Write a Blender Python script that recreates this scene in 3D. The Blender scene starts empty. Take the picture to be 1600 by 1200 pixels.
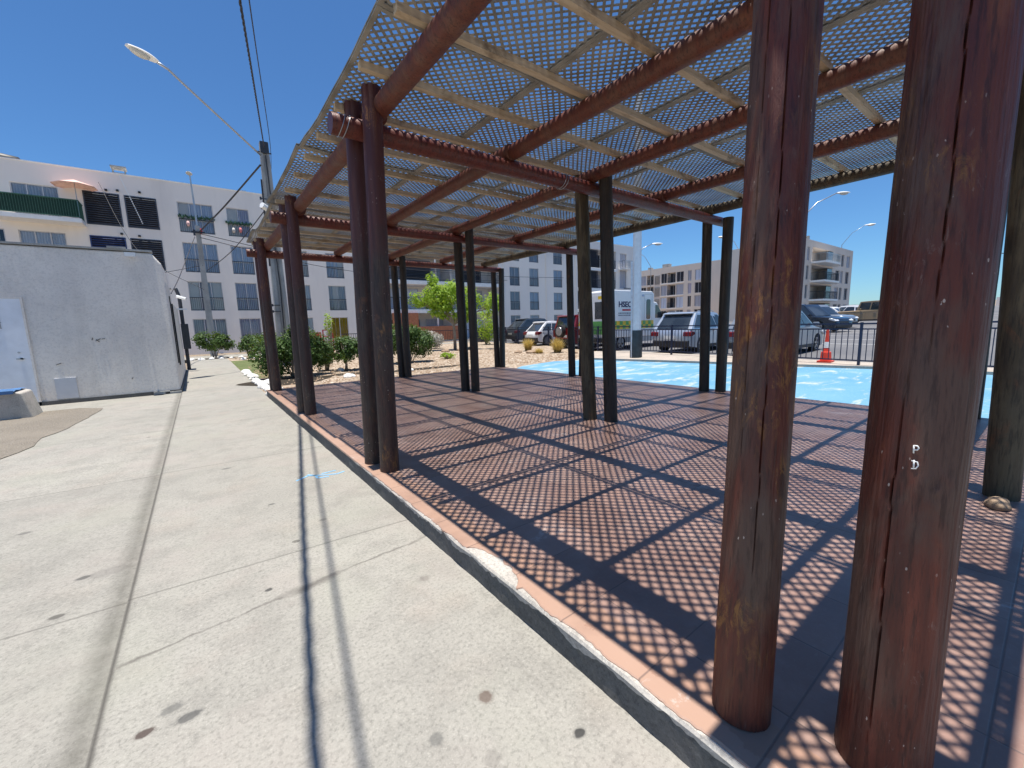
import bpy, bmesh, math, random
from mathutils import Vector, Matrix, noise
R = random.Random(7)
PI = math.pi
S = bpy.context.scene
C = S.collection

# ---------------------------------------------------------------- camera, sky, sun, exposure
cd = bpy.data.cameras.new('camera'); cam = bpy.data.objects.new('camera', cd); C.objects.link(cam)
cd.sensor_width = 36; cd.lens = 14.546; cd.clip_start = .03; cd.clip_end = 4000
r_ = Vector((0.79666795, -0.60370498, -0.02933394)); u_ = Vector((0.1083471, 0.09489497, 0.98957357)); f_ = Vector((0.59462685, 0.79153979, -0.14100947))
M = Matrix((r_, u_, -f_)).transposed().to_4x4(); M.translation = Vector((0, 0, 1.44)); cam.matrix_world = M
S.camera = cam
W = bpy.data.worlds.new('World'); S.world = W; W.use_nodes = True
wn = W.node_tree.nodes; wl = W.node_tree.links
bg = wn['Background']; bg.inputs[1].default_value = .062
sky = wn.new('ShaderNodeTexSky'); sky.sky_type = 'NISHITA'; sky.sun_disc = False
SUNDIR = Vector((-.038, -.017, 1)).normalized()
sky.sun_elevation = math.asin(SUNDIR.z); sky.sun_rotation = math.atan2(SUNDIR.x, SUNDIR.y)
sky.air_density = 1.0; sky.dust_density = .15; sky.ozone_density = 5.0
tn = wn.new('ShaderNodeMix'); tn.data_type = 'RGBA'; tn.blend_type = 'MULTIPLY'; tn.inputs[0].default_value = 1; tn.inputs[7].default_value = (.66, 1.0, 1.27, 1)
wl.new(sky.outputs[0], tn.inputs[6]); wl.new(tn.outputs[2], bg.inputs[0])
sd = bpy.data.lights.new('sun', 'SUN'); sd.energy = 4.2; sd.angle = math.radians(.45); sd.color = (1, .95, .87)
sun = bpy.data.objects.new('sun', sd); C.objects.link(sun)
sun.rotation_euler = SUNDIR.to_track_quat('Z', 'Y').to_euler()
S.view_settings.view_transform = 'Standard'; S.view_settings.look = 'None'; S.view_settings.gamma = 1
S.view_settings.exposure = .8
S.cycles.max_bounces = 8; S.cycles.diffuse_bounces = 5; S.cycles.glossy_bounces = 4

# ---------------------------------------------------------------- materials
class N:
    def __init__(s, name):
        s.m = bpy.data.materials.new(name); s.m.use_nodes = True
        s.t = s.m.node_tree; s.n = s.t.nodes; s.b = s.n['Principled BSDF']
        s.tc = s.n.new('ShaderNodeTexCoord'); s.geo = s.n.new('ShaderNodeNewGeometry')
    def link(s, a, b): s.t.links.new(a, b)
    def inp(s, sock, v):
        if hasattr(v, 'is_linked') or hasattr(v, 'links'): s.link(v, sock)
        elif isinstance(v, (tuple, list)): sock.default_value = (*v, 1) if len(v) == 3 and sock.type == 'RGBA' else v
        else: sock.default_value = v
    def coord(s, kind='Object', scale=(1, 1, 1), rnd=0, rot=0):
        mp = s.n.new('ShaderNodeMapping'); mp.inputs[3].default_value = scale; mp.inputs[2].default_value = (0, 0, rot)
        s.link(s.geo.outputs['Position'] if kind == 'World' else s.tc.outputs[kind], mp.inputs[0])
        if rnd:
            oi = s.n.new('ShaderNodeObjectInfo'); s.link(s.math('MULTIPLY', oi.outputs['Random'], rnd), mp.inputs[1])
        return mp.outputs[0]
    def noise(s, co, scale, detail=4, rough=.55, dist=0):
        a = s.n.new('ShaderNodeTexNoise'); a.inputs['Scale'].default_value = scale; a.inputs['Detail'].default_value = detail
        a.inputs['Roughness'].default_value = rough; a.inputs['Distortion'].default_value = dist; s.link(co, a.inputs['Vector']); return a.outputs[0]
    def voro(s, co, scale, feature='F1', out='Distance', rand=1):
        a = s.n.new('ShaderNodeTexVoronoi'); a.feature = feature; a.inputs['Scale'].default_value = scale; a.inputs['Randomness'].default_value = rand
        s.link(co, a.inputs['Vector']); return a.outputs[out]
    def ramp(s, f, stops, interp='LINEAR'):
        a = s.n.new('ShaderNodeValToRGB'); cr = a.color_ramp; cr.interpolation = interp
        while len(cr.elements) < len(stops): cr.elements.new(.5)
        for e, (p, c) in zip(cr.elements, stops):
            e.position = p; e.color = (*c, 1) if isinstance(c, (tuple, list)) else (c, c, c, 1)
        s.link(f, a.inputs[0]); return a.outputs[0]
    def mix(s, f, a, b, mode='MIX'):
        x = s.n.new('ShaderNodeMix'); x.data_type = 'RGBA'; x.blend_type = mode
        s.inp(x.inputs[0], f); s.inp(x.inputs[6], a); s.inp(x.inputs[7], b); return x.outputs[2]
    def math(s, op, a, b=0., c=None, clamp=False):
        x = s.n.new('ShaderNodeMath'); x.operation = op; x.use_clamp = clamp
        s.inp(x.inputs[0], a); s.inp(x.inputs[1], b)
        if c is not None: s.inp(x.inputs[2], c)
        return x.outputs[0]
    def sep(s, v):
        x = s.n.new('ShaderNodeSeparateXYZ'); s.link(v, x.inputs[0]); return x.outputs
    def comb(s, a, b, c=0.):
        x = s.n.new('ShaderNodeCombineXYZ'); s.inp(x.inputs[0], a); s.inp(x.inputs[1], b); s.inp(x.inputs[2], c); return x.outputs[0]
    def bump(s, h, strength=.3, dist=.01, prev=None):
        x = s.n.new('ShaderNodeBump'); x.inputs['Strength'].default_value = strength; x.inputs['Distance'].default_value = dist
        s.link(h, x.inputs['Height'])
        if prev is not None: s.link(prev, x.inputs['Normal'])
        s.link(x.outputs[0], s.b.inputs['Normal']); return x.outputs[0]
    def fin(s, col, rough=.7, metal=0, spec=.5):
        s.inp(s.b.inputs['Base Color'], col); s.inp(s.b.inputs['Roughness'], rough); s.b.inputs['Metallic'].default_value = metal
        s.b.inputs['Specular IOR Level'].default_value = spec; return s.m

def simple(name, col, rough=.6, metal=0, var=.15, scale=6, bump=0, bscale=40, spec=.5, rnd=0):
    n = N(name); co = n.coord('Object', rnd=rnd)
    f = n.noise(co, scale)
    c = n.mix(n.ramp(f, [(.3, 0.), (.7, 1.)]), tuple(x * (1 - var) for x in col), tuple(min(1, x * (1 + var)) for x in col))
    if bump: n.bump(n.noise(co, bscale), bump, .01)
    return n.fin(c, rough, metal, spec)

def m_concrete(name, pale, dark, scale=1., lines=True, spots=True, pebble=.35):
    n = N(name); P = n.coord('World')
    big = n.noise(P, .7, 5, .6); mid = n.noise(P, 3.5, 6, .65); fine = n.noise(P, 60, 4, .7); agg = n.voro(P, 130)
    c = n.mix(n.ramp(big, [(.35, 0.), (.68, 1.)]), pale, dark)
    c = n.mix(n.math('MULTIPLY', n.ramp(mid, [(.46, 0.), (.66, 1.)]), .55), c, tuple(x * .72 for x in dark))
    c = n.mix(n.math('MULTIPLY', n.ramp(n.noise(P, 14, 6, .75), [(.52, 0.), (.64, 1.)]), .4), c, tuple(x * .78 for x in dark))
    c = n.mix(n.math('MULTIPLY', n.ramp(n.noise(P, 1.7, 3), [(.55, 0.), (.7, 1.)]), .35), c, (pale[0] * 1.0, pale[1] * .9, pale[2] * .86))
    c = n.mix(n.math('MULTIPLY', n.ramp(n.noise(P, 7, 8, .75, .3), [(.56, 0.), (.68, 1.)]), .22), c, tuple(min(1, x * 1.25) for x in pale))
    c = n.mix(n.ramp(fine, [(.34, .55), (.5, 0.)]), c, tuple(x * .45 for x in dark))
    c = n.mix(n.math('MULTIPLY', n.ramp(fine, [(.58, 0.), (.7, 1.)]), .5), c, tuple(min(1, x * 1.35) for x in pale))
    c = n.mix(n.ramp(n.voro(P, 55), [(.06, pebble), (.16, 0.)]), c, tuple(x * .5 for x in dark))
    if spots:
        pd = n.mix(.12, P, n.comb(n.noise(P, 9), n.noise(n.coord('World', (1, 1, 1)), 11), 0.)) if False else P
        v = n.voro(P, 1.9); gate = n.math('GREATER_THAN', n.sep(n.voro(P, 1.9, out='Color'))[0], .55)
        size = n.math('MULTIPLY_ADD', n.sep(n.voro(P, 1.9, out='Color'))[1], .045, .016)
        vv = n.math('ADD', v, n.math('MULTIPLY_ADD', n.noise(P, 22, 2), .07, -.035))
        sp = n.math('MULTIPLY', n.math('LESS_THAN', vv, size), gate)
        c = n.mix(n.math('MULTIPLY', sp, .72), c, (.045, .04, .035))
        v2 = n.voro(P, 5.5); g2 = n.math('GREATER_THAN', n.sep(n.voro(P, 5.5, out='Color'))[0], .72)
        c = n.mix(n.math('MULTIPLY', n.math('MULTIPLY', n.math('LESS_THAN', n.math('ADD', v2, n.math('MULTIPLY_ADD', n.noise(P, 30, 2), .1, -.05)), .04), g2), .5), c, (.08, .07, .06))
    b = n.bump(fine, .18, .003); b = n.bump(mid, .12, .02, b)
    c = n.mix(n.math('MULTIPLY', n.ramp(n.noise(P, 1.1, 4, .6), [(.5, 0.), (.62, 1.)]), .3), c, (pale[0] * 1.02, pale[1] * .93, pale[2] * .95))
    c = n.mix(n.math('MULTIPLY', n.ramp(n.noise(n.coord('World', (1.1, .9, 1), rot=.7), 1.3, 4, .6), [(.52, 0.), (.66, 1.)]), .3), c, (pale[0] * .9, pale[1] * .96, pale[2] * .88))
    c = n.mix(n.math('MULTIPLY', n.ramp(n.noise(P, 170, 3, .8), [(.57, 0.), (.66, 1.)]), .55), c, tuple(min(1, x * 1.45) for x in pale))
    c = n.mix(n.math('MULTIPLY', n.ramp(n.noise(P, 26, 6, .8), [(.60, 0.), (.68, 1.)]), .35), c, tuple(x * .6 for x in dark))
    if spots:
        x, y, z = n.sep(P); wv = n.math('MULTIPLY_ADD', n.noise(P, 45, 3, .7), .9, -.45)
        for (sx, sy, rx, ry, k, col) in [(-.18, 1.87, .04, .017, .75, (.06, .06, .06)), (-.235, 1.955, .035, .016, .6, (.09, .09, .085)), (-.31, 1.89, .030, .014, .85, (.05, .03, .025)), (.75, 1.23, .026, .022, .75, (.10, .065, .05)),
            (.93, .90, .022, .013, .9, (.03, .03, .03)), (.52, 1.20, .022, .020, .6, (.10, .10, .095)), (-.60, 3.46, .10, .045, .35, (.14, .13, .12)), (-.75, 3.06, .032, .016, .8, (.05, .045, .04)), (-.71, 3.47, .035, .017, .8, (.04, .04, .04)),
            (.17, 2.57, .018, .012, .85, (.04, .04, .04)), (-.85, 2.35, .03, .015, .6, (.08, .075, .07)), (.62, 3.3, .03, .014, .5, (.1, .09, .08)), (.35, 3.9, .025, .013, .7, (.05, .05, .05)), (.9, 2.1, .03, .02, .4, (.12, .1, .09)), (-1.2, 4.6, .04, .02, .6, (.06, .06, .06)), (.1, 5.3, .04, .02, .6, (.06, .06, .06)), (.64, 1.02, .03, .022, .3, (.12, .11, .1))]:
            dx = n.math('DIVIDE', n.math('SUBTRACT', x, sx), rx); dy = n.math('DIVIDE', n.math('SUBTRACT', y, sy), ry * 1.3)
            d = n.math('ADD', n.math('SQRT', n.math('ADD', n.math('MULTIPLY', dx, dx), n.math('MULTIPLY', dy, dy))), wv)
            c = n.mix(n.math('MULTIPLY', n.ramp(n.math('MULTIPLY', d, .5), [(.40, k), (.52, k * .35), (.70, 0.)]), 1.), c, col)
    if lines:
        x, y, z = n.sep(P)
        wob = n.math('MULTIPLY_ADD', n.noise(P, 2.5, 6, .7), .06, -.03)
        yy = n.math('ADD', n.math('ADD', y, n.math('MULTIPLY', x, .06)), n.math('MULTIPLY', wob, .35))
        d = n.math('ABSOLUTE', n.math('SUBTRACT', n.math('FRACT', n.math('DIVIDE', n.math('SUBTRACT', yy, 1.63), 2.62)), .5))
        wn2 = n.n.new('ShaderNodeTexWhiteNoise'); wn2.noise_dimensions = '2D'; n.link(n.comb(n.math('FLOOR', n.math('ADD', n.math('DIVIDE', n.math('SUBTRACT', yy, 1.63), 2.62), .5)), n.math('GREATER_THAN', x, -.452)), wn2.inputs['Vector'])
        c = n.mix(n.math('MULTIPLY', wn2.outputs[0], .22), c, tuple(v_ * .72 for v_ in dark))
        ln = n.ramp(n.math('MULTIPLY', d, 2.62), [(.0, 1.), (.004, .7), (.012, 0.)])
        c = n.mix(n.math('MULTIPLY', ln, .6), c, (.09, .085, .075))
        # long wandering crack
        cy = n.math('ADD', n.math('ADD', y, n.math('MULTIPLY', x, -.12)), n.math('MULTIPLY', wob, 2.3))
        dc = n.math('ABSOLUTE', n.math('SUBTRACT', cy, 2.42))
        dc = n.math('DIVIDE', dc, n.math('MULTIPLY_ADD', n.ramp(n.noise(P, 2.3, 2), [(.5, 0.), (.68, 1.)]), 1.5, .5))
        ck = n.math('MULTIPLY', n.ramp(dc, [(.0, 1.), (.010, .7), (.026, 0.)]), n.math('GREATER_THAN', x, -.44))
        ck = n.math('MULTIPLY', ck, n.ramp(n.noise(P, 6, 4), [(.35, .45), (.5, 1.)]))
        c = n.mix(n.math('MULTIPLY', ck, .75), c, (.1, .09, .08))
        # grime along the slab seam and platform foot
        gs = n.math('ABSOLUTE', n.math('ADD', n.math('ADD', x, .50), n.math('MULTIPLY', wob, .6)))
        c = n.mix(n.math('MULTIPLY', n.ramp(gs, [(.0, .9), (.03, .6), (.085, 0.)]), n.math('MULTIPLY_ADD', n.noise(P, 9, 5, .7), .9, .1)), c, (.085, .08, .065))
        st = n.math('ABSOLUTE', n.math('ADD', n.math('ADD', x, .452), n.math('MULTIPLY', wob, .15)))
        c = n.mix(n.ramp(st, [(.0, .8), (.006, .5), (.014, 0.)]), c, (.05, .045, .04))
    return n.fin(c, .88, 0, .3)

M_path = m_concrete('path_concrete', (.335, .32, .282), (.28, .268, .238))
M_pave = m_concrete('pavement_concrete', (.46, .40, .34), (.36, .32, .28), lines=False, spots=False)
M_mortar = m_concrete('mortar', (.15, .148, .14), (.10, .10, .096), lines=False, spots=False)
M_mortar2 = m_concrete('pale_mortar', (.5, .47, .42), (.35, .33, .30), lines=False, spots=False)

def m_tile():
    n = N('clay_floor_tile'); P = n.coord('World'); x, y, z = n.sep(P)
    T = .395
    fx = n.math('FRACT', n.math('DIVIDE', n.math('SUBTRACT', x, 1.40), T)); fy = n.math('FRACT', n.math('DIVIDE', n.math('SUBTRACT', y, .02), T))
    gx = n.math('ABSOLUTE', n.math('SUBTRACT', fx, .5)); gy = n.math('ABSOLUTE', n.math('SUBTRACT', fy, .5))
    g = n.ramp(n.math('MAXIMUM', gx, gy), [(.488, 0.), (.494, 1.)])
    cell = n.comb(n.math('FLOOR', n.math('DIVIDE', n.math('SUBTRACT', x, 1.40), T)), n.math('FLOOR', n.math('DIVIDE', n.math('SUBTRACT', y, .02), T)))
    wn_ = n.n.new('ShaderNodeTexWhiteNoise'); n.link(cell, wn_.inputs['Vector'])
    c = n.mix(wn_.outputs[0], (.24, .145, .115), (.33, .21, .17))
    c = n.mix(n.math('MULTIPLY', n.ramp(n.noise(P, 2.2, 6, .7), [(.45, 0.), (.7, 1.)]), .5), c, (.42, .31, .26))
    c = n.mix(n.math('MULTIPLY', n.ramp(n.noise(P, 45, 4, .7), [(.55, 0.), (.75, 1.)]), .35), c, (.40, .30, .25))
    wv = n.noise(P, 6, 6, .7)
    edge = n.ramp(n.math('ADD', x, n.math('MULTIPLY_ADD', wv, .16, -.08)), [(.0, 0.), (1., 1.)])
    rim = n.math('LESS_THAN', n.math('ADD', x, n.math('MULTIPLY_ADD', wv, .05, -.025)), 1.33)
    c = n.mix(n.math('MULTIPLY', rim, .75), c, (.36, .215, .15))
    dust = n.math('MULTIPLY', n.math('LESS_THAN', n.math('ADD', x, n.math('MULTIPLY_ADD', wv, .2, -.1)), 1.22), .4)
    c = n.mix(dust, c, (.48, .33, .25))
    c = n.mix(n.math('MULTIPLY', g, .6), c, (.12, .09, .08))
    c = n.mix(n.math('MULTIPLY', n.ramp(n.noise(P, 3.1, 7, .8, .6), [(.60, 0.), (.66, 1.)]), .5), c, (.52, .46, .42))
    c = n.mix(n.math('MULTIPLY', n.ramp(n.noise(P, 1.4, 5, .7), [(.5, 0.), (.7, 1.)]), .35), c, (.13, .075, .06))
    n.bump(n.math('SUBTRACT', n.math('MULTIPLY', n.noise(P, 25, 3), .15), g), .35, .004)
    return n.fin(c, n.math('MULTIPLY_ADD', n.noise(P, 5, 5, .7), .4, .2), 0, .35)
M_tile = m_tile()

def m_log(name, c1, c2, bare, bare_amt=.5, rough=.5, flecks=True, top=None):
    n = N(name); co = n.coord('Object', (1, 1, .09), rnd=37); c3 = n.coord('Object', (1, 1, .35), rnd=37); cr = n.coord('Object', rnd=37)
    s1 = n.noise(co, 14, 6, .65); s2 = n.noise(co, 70, 4, .7); patch = n.noise(c3, 5.5, 6, .6, .4)
    c = n.mix(n.ramp(s1, [(.35, 0.), (.65, 1.)]), c1, c2)
    c = n.mix(n.math('MULTIPLY', n.ramp(patch, [(.46, 0.), (.58, 1.)]), bare_amt), c, bare)
    c = n.mix(n.math('MULTIPLY', n.ramp(n.noise(c3, 9, 5, .7, .8), [(.58, 0.), (.7, 1.)]), .3), c, (.26, .085, .025))
    c = n.mix(n.ramp(s2, [(.36, .65), (.5, 0.)]), c, tuple(x * .3 for x in c1))
    if top:
        hz = n.math('ADD', n.sep(n.tc.outputs['Object'])[2], n.math('MULTIPLY_ADD', n.noise(cr, 6, 4), .5, -.25))
        c = n.mix(n.ramp(n.math('MULTIPLY', hz, .25), [(.46, 0.), (.53, .85)]), c, n.mix(s1, top, tuple(v_ * 1.9 for v_ in top)))
    if flecks:
        vc_ = n.coord('Object', (1, 1, .45), rnd=37); v = n.voro(vc_, 75); g = n.math('GREATER_THAN', n.sep(n.voro(vc_, 75, out='Color'))[0], .80)
        fz = n.ramp(n.noise(cr, 3.3, 3), [(.5, 0.), (.6, 1.)])
        fl = n.math('MULTIPLY', n.math('MULTIPLY', n.math('LESS_THAN', n.math('ADD', v, n.math('MULTIPLY_ADD', n.noise(cr, 130, 3), .5, -.25)), .14), g), fz)
        c = n.mix(n.math('MULTIPLY', fl, .7), c, (.62, .5, .42))
    if flecks:
        sc = n.noise(n.coord('Object', (1, 1, .3), rnd=37), 34, 5, .75, 1.5)
        gate2 = n.ramp(n.noise(n.coord('Object', (1, 1, .6), rnd=23), 4, 3), [(.48, 0.), (.6, 1.)])
        c = n.mix(n.math('MULTIPLY', n.math('MULTIPLY', n.ramp(sc, [(.60, 0.), (.66, 1.)]), gate2), .35), c, (.30, .22, .18))
        og = n.math('MULTIPLY', n.ramp(n.noise(c3, 20, 6, .8, 1.), [(.52, 0.), (.62, 1.)]), n.ramp(n.noise(cr, 2.1, 2), [(.56, 0.), (.66, 1.)]))
        c = n.mix(n.math('MULTIPLY', og, .6), c, (.38, .17, .035))
        b = n.bump(sc, .35, .004)
    else: b = None
    b = n.bump(s2, .6, .004, b); b = n.bump(s1, .6, .012, b)
    return n.fin(c, n.math('MULTIPLY_ADD', s1, .5, rough - .27), 0, .5)
M_postnear = m_log('red_stained_log', (.075, .014, .008), (.14, .03, .014), (.10, .07, .05), .6, .6)
M_post = m_log('dark_stained_log', (.028, .012, .010), (.058, .022, .016), (.055, .042, .032), .5, .55, top=(.050, .011, .009))
M_postdark = m_log('blackened_log', (.014, .010, .008), (.032, .02, .014), (.045, .036, .024), .5, .6, False)
M_postbare = m_log('weathered_log', (.04, .026, .013), (.085, .06, .03), (.13, .10, .055), .6, .7, False)
M_beam = m_log('red_beam_log', (.085, .014, .010), (.15, .028, .016), (.10, .045, .03), .35, .5, False)
M_rafter = m_log('rafter_log', (.085, .019, .011), (.16, .042, .022), (.15, .075, .045), .45, .6, False)

def m_batten():
    n = N('pale_batten_wood'); co = n.coord('Object', (.08, 1, 1), rnd=19); cr = n.coord('Object', (.4, 1, 1), rnd=19)
    c = n.mix(n.ramp(n.noise(co, 30, 5, .7), [(.3, 0.), (.7, 1.)]), (.42, .31, .19), (.60, .49, .34))
    c = n.mix(n.math('MULTIPLY', n.ramp(n.noise(cr, 5, 5, .7, .5), [(.52, 0.), (.66, 1.)]), .8), c, (.17, .12, .075))
    n.bump(n.noise(co, 60, 4), .4, .004)
    return n.fin(c, .8)
M_batten = m_batten()
M_lattice = simple('weathered_lattice_slat', (.26, .25, .222), .8, 0, .35, 3, .3, 50, rnd=9)
M_strip = simple('lattice_frame_strip', (.26, .24, .20), .8, 0, .3, 5, .3)

def m_render(name, pale, dark, scale=1., bump=.5, dirt=.3, bscale=55):
    n = N(name); P = n.coord('World'); Pv = n.coord('World', (1, 1, .18))
    c = n.mix(n.ramp(n.noise(P, .8 * scale, 5), [(.35, 0.), (.65, 1.)]), pale, dark)
    c = n.mix(n.math('MULTIPLY', n.ramp(n.noise(Pv, 2.2 * scale, 5, .7), [(.5, 0.), (.75, 1.)]), dirt), c, tuple(x * .6 for x in dark))
    if bump:
        f = n.noise(P, bscale, 5, .75); c = n.mix(n.ramp(f, [(.36, .3), (.52, 0.)]), c, tuple(x * .55 for x in dark)); n.bump(f, bump, .012)
    return n.fin(c, .9, 0, .2)
M_wallS = m_render('rough_stucco', (.86, .80, .72), (.74, .69, .63), 1.5, 1., .3, 26)
M_wallA = m_render('painted_facade', (.86, .80, .73), (.80, .74, .68), .25, 0, .25)
M_wallB = m_render('distant_facade', (.70, .61, .53), (.63, .55, .48), .2, 0, .2)
M_recess = simple('recess_wall', (.38, .35, .32), .9)
M_white = simple('white_paint', (.8, .8, .78), .5, 0, .05)
M_frame = simple('pale_aluminium_frame', (.55, .55, .56), .4, 0, .1)
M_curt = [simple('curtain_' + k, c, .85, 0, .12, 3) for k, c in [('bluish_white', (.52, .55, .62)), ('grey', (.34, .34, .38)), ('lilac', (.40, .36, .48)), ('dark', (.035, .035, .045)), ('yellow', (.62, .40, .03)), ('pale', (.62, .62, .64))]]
def m_curtain(name, a, b, sc=28):
    n = N(name); w = n.n.new('ShaderNodeTexWave'); w.inputs['Scale'].default_value = .9; w.inputs['Distortion'].default_value = 3; w.inputs['Detail'].default_value = 2
    n.link(n.coord('Object', (1, 1, .15), rnd=11), w.inputs[0]); w.inputs['Scale'].default_value = sc / 10
    c = n.mix(w.outputs[1], a, b); n.bump(w.outputs[1], .5, .03)
    m = n.fin(c, .85); return m
M_curt[0] = m_curtain('sheer_blue_curtain', (.55, .60, .72), (.74, .79, .88)); M_curt[1] = m_curtain('grey_curtain', (.36, .37, .42), (.58, .58, .64))
M_curt[2] = m_curtain('lilac_curtain', (.42, .38, .50), (.68, .64, .74)); M_curt[5] = m_curtain('pale_curtain', (.62, .62, .66), (.82, .82, .84))
def m_glass(name, col=(.02, .025, .03), rough=.04):
    n = N(name); c = n.mix(n.ramp(n.noise(n.coord('Object', rnd=5), .8, 2), [(.4, 0.), (.6, 1.)]), col, tuple(x * 2.2 for x in col))
    return n.fin(c, rough, 0, .9)
M_glass = m_glass('car_glass'); M_wglass = m_glass('window_glass', (.05, .06, .08), .08)
def m_pane():
    n = N('window_pane'); t = n.n.new('ShaderNodeBsdfTransparent'); t.inputs[0].default_value = (.82, .86, .9, 1)
    g = n.n.new('ShaderNodeBsdfGlossy'); g.inputs['Roughness'].default_value = .05
    fr = n.n.new('ShaderNodeFresnel'); fr.inputs[0].default_value = 1.5
    nz = n.noise(n.coord('Object'), 2.); n.link(nz, n.b.inputs['Roughness'])
    mx = n.n.new('ShaderNodeMixShader'); n.link(n.math('ADD', fr.outputs[0], .03), mx.inputs[0]); n.link(t.outputs[0], mx.inputs[1]); n.link(g.outputs[0], mx.inputs[2])
    n.link(mx.outputs[0], n.n['Material Output'].inputs[0]); return n.m
M_pane = m_pane()
M_rail = simple('dark_railing_paint', (.035, .04, .05), .5, .2)
M_railg = simple('green_railing_paint', (.045, .13, .085), .5)
M_louv = simple('dark_blue_louvre', (.06, .075, .105), .5, 0, .1)
M_louvb = simple('blue_louvre', (.03, .06, .18), .5, 0, .1)
M_fence = simple('navy_fence_paint', (.018, .028, .065), .4, .2, .2)
M_poleC = m_render('pole_concrete', (.42, .42, .40), (.30, .30, .29), 2, .3, .5)
M_galv = simple('galvanised_steel', (.42, .44, .46), .35, .7, .1)
M_lampw = simple('pale_lamp_housing', (.72, .73, .72), .35, 0, .05)
M_lens = simple('lamp_lens', (.50, .50, .46), .15, 0, .08)
M_cable = simple('black_cable', (.03, .03, .035), .6, 0, .2, 30)
M_dark = simple('black_plastic', (.015, .015, .017), .5)
M_tyre = simple('tyre_rubber', (.02, .02, .022), .8, 0, .2)
M_rim = simple('alloy_rim', (.45, .46, .48), .3, .8)
M_tail = simple('red_tail_lens', (.13, .01, .012), .2)
M_head = simple('headlamp_glass', (.6, .63, .66), .12)
M_chrome = simple('chrome', (.6, .6, .62), .15, .9, .05)
M_red = simple('red_paint', (.45, .02, .02), .5)
M_orange = simple('orange_plastic', (.65, .07, .03), .55)
M_brick = simple('orange_brick', (.42, .16, .08), .9, 0, .2)
M_tarp = simple('blue_tarp', (.06, .16, .35), .5, 0, .2, 3, .4, 12)
M_pink = simple('peach_canvas', (.78, .50, .40), .8, 0, .1)
M_yel = simple('yellow_marking', (.75, .50, .03), .4); M_grn = simple('green_marking', (.10, .34, .08), .4)
M_navy = simple('navy_lettering', (.01, .02, .09), .4); M_redl = simple('red_lettering', (.55, .01, .03), .4)
M_bluew = simple('pale_blue_paint', (.35, .45, .6), .4)
M_cone = simple('cone_red', (.70, .06, .03), .5); M_conew = simple('cone_white_band', (.75, .75, .75), .4)
M_stonew = m_render('whitewashed_stone', (.80, .79, .76), (.62, .60, .56), 6, .4, .2)
M_rock = m_render('brown_rock', (.40, .29, .20), (.26, .18, .12), 8, .5, .3)
M_bark = m_log('tree_bark', (.20, .16, .12), (.30, .25, .19), (.35, .31, .25), .4, .85, False)
def m_leaf(name, cols, tr=.35):
    n = N(name); oi = n.n.new('ShaderNodeAttribute'); oi.attribute_name = 'tint'; 
    c = n.ramp(oi.outputs['Fac'], [(i / max(1, len(cols) - 1), k) for i, k in enumerate(cols)])
    n.fin(c, .55, 0, .35)
    t = n.n.new('ShaderNodeBsdfTranslucent'); n.link(n.mix(.5, c, (.30, .36, .03), 'ADD'), t.inputs[0])
    mx = n.n.new('ShaderNodeMixShader'); mx.inputs[0].default_value = tr
    n.link(n.b.outputs[0], mx.inputs[1]); n.link(t.outputs[0], mx.inputs[2]); n.link(mx.outputs[0], n.n['Material Output'].inputs[0]); return n.m
M_leafd = m_leaf('dark_green_leaf', [(.018, .045, .010), (.045, .095, .018), (.10, .17, .035)], .2)
M_leafl = m_leaf('lime_green_leaf', [(.12, .22, .018), (.26, .40, .03), (.40, .52, .07)], .42)
M_leafg = m_leaf('silver_grey_leaf', [(.22, .20, .18), (.40, .38, .35), (.6, .58, .55)], .15)
M_straw = m_leaf('straw_blade', [(.30, .18, .05), (.52, .36, .12), (.66, .50, .20)], .3)

def m_blue():
    n = N('blue_painted_concrete'); P = n.coord('World'); Ps = n.coord('World', (.55, 1.6, 1), rot=.5)
    c = n.mix(n.ramp(n.noise(P, .6, 4), [(.35, 0.), (.7, 1.)]), (.10, .27, .42), (.155, .33, .47))
    c = n.mix(n.ramp(n.noise(Ps, 1.5, 8, .68, .7), [(.52, 0.), (.60, .55), (.68, .95)]), c, (.50, .51, .45))
    c = n.mix(n.math('MULTIPLY', n.ramp(n.noise(P, 30, 4, .7), [(.55, 0.), (.7, 1.)]), .3), c, (.5, .55, .55))
    x, y, z = n.sep(P)
    d = n.math('ABSOLUTE', n.math('SUBTRACT', n.math('FRACT', n.math('DIVIDE', y, 3.1)), .5))
    c = n.mix(n.ramp(d, [(.0, .5), (.006, 0.)]), c, (.12, .22, .3))
    n.bump(n.noise(P, 40), .2, .005); return n.fin(c, .75, 0, .3)
M_blue = m_blue()
def m_gravel(name, cols, vs=16., dirt=(.30, .23, .165)):
    n = N(name); P = n.coord('World')
    vc = n.voro(P, vs, out='Color'); vd = n.voro(P, vs)
    c = n.ramp(n.sep(vc)[0], [(i / (len(cols) - 1), k) for i, k in enumerate(cols)])
    c = n.mix(n.ramp(vd, [(.35, 0.), (.65, .8)]), c, tuple(x * .6 for x in dirt))
    c = n.mix(n.ramp(n.noise(P, 1.2, 5, .6), [(.42, 0.), (.62, .7)]), c, dirt)
    n.bump(vd, .9, -.03); return n.fin(c, .95, 0, .2)
M_gravel = m_gravel('garden_gravel', [(.30, .22, .15), (.48, .38, .28), (.60, .50, .40), (.40, .30, .21), (.66, .58, .5)], 9)
M_ground = m_gravel('dusty_ground', [(.28, .23, .18), (.40, .34, .27), (.34, .28, .22)], 30)
M_dirt = m_gravel('sandy_dirt', [(.30, .27, .22), (.36, .32, .27), (.30, .26, .21)], 60, (.33, .29, .24))
M_mulch = m_gravel('dark_mulch', [(.03, .025, .02), (.07, .06, .045), (.05, .04, .03)], 30, (.05, .04, .03))
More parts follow.
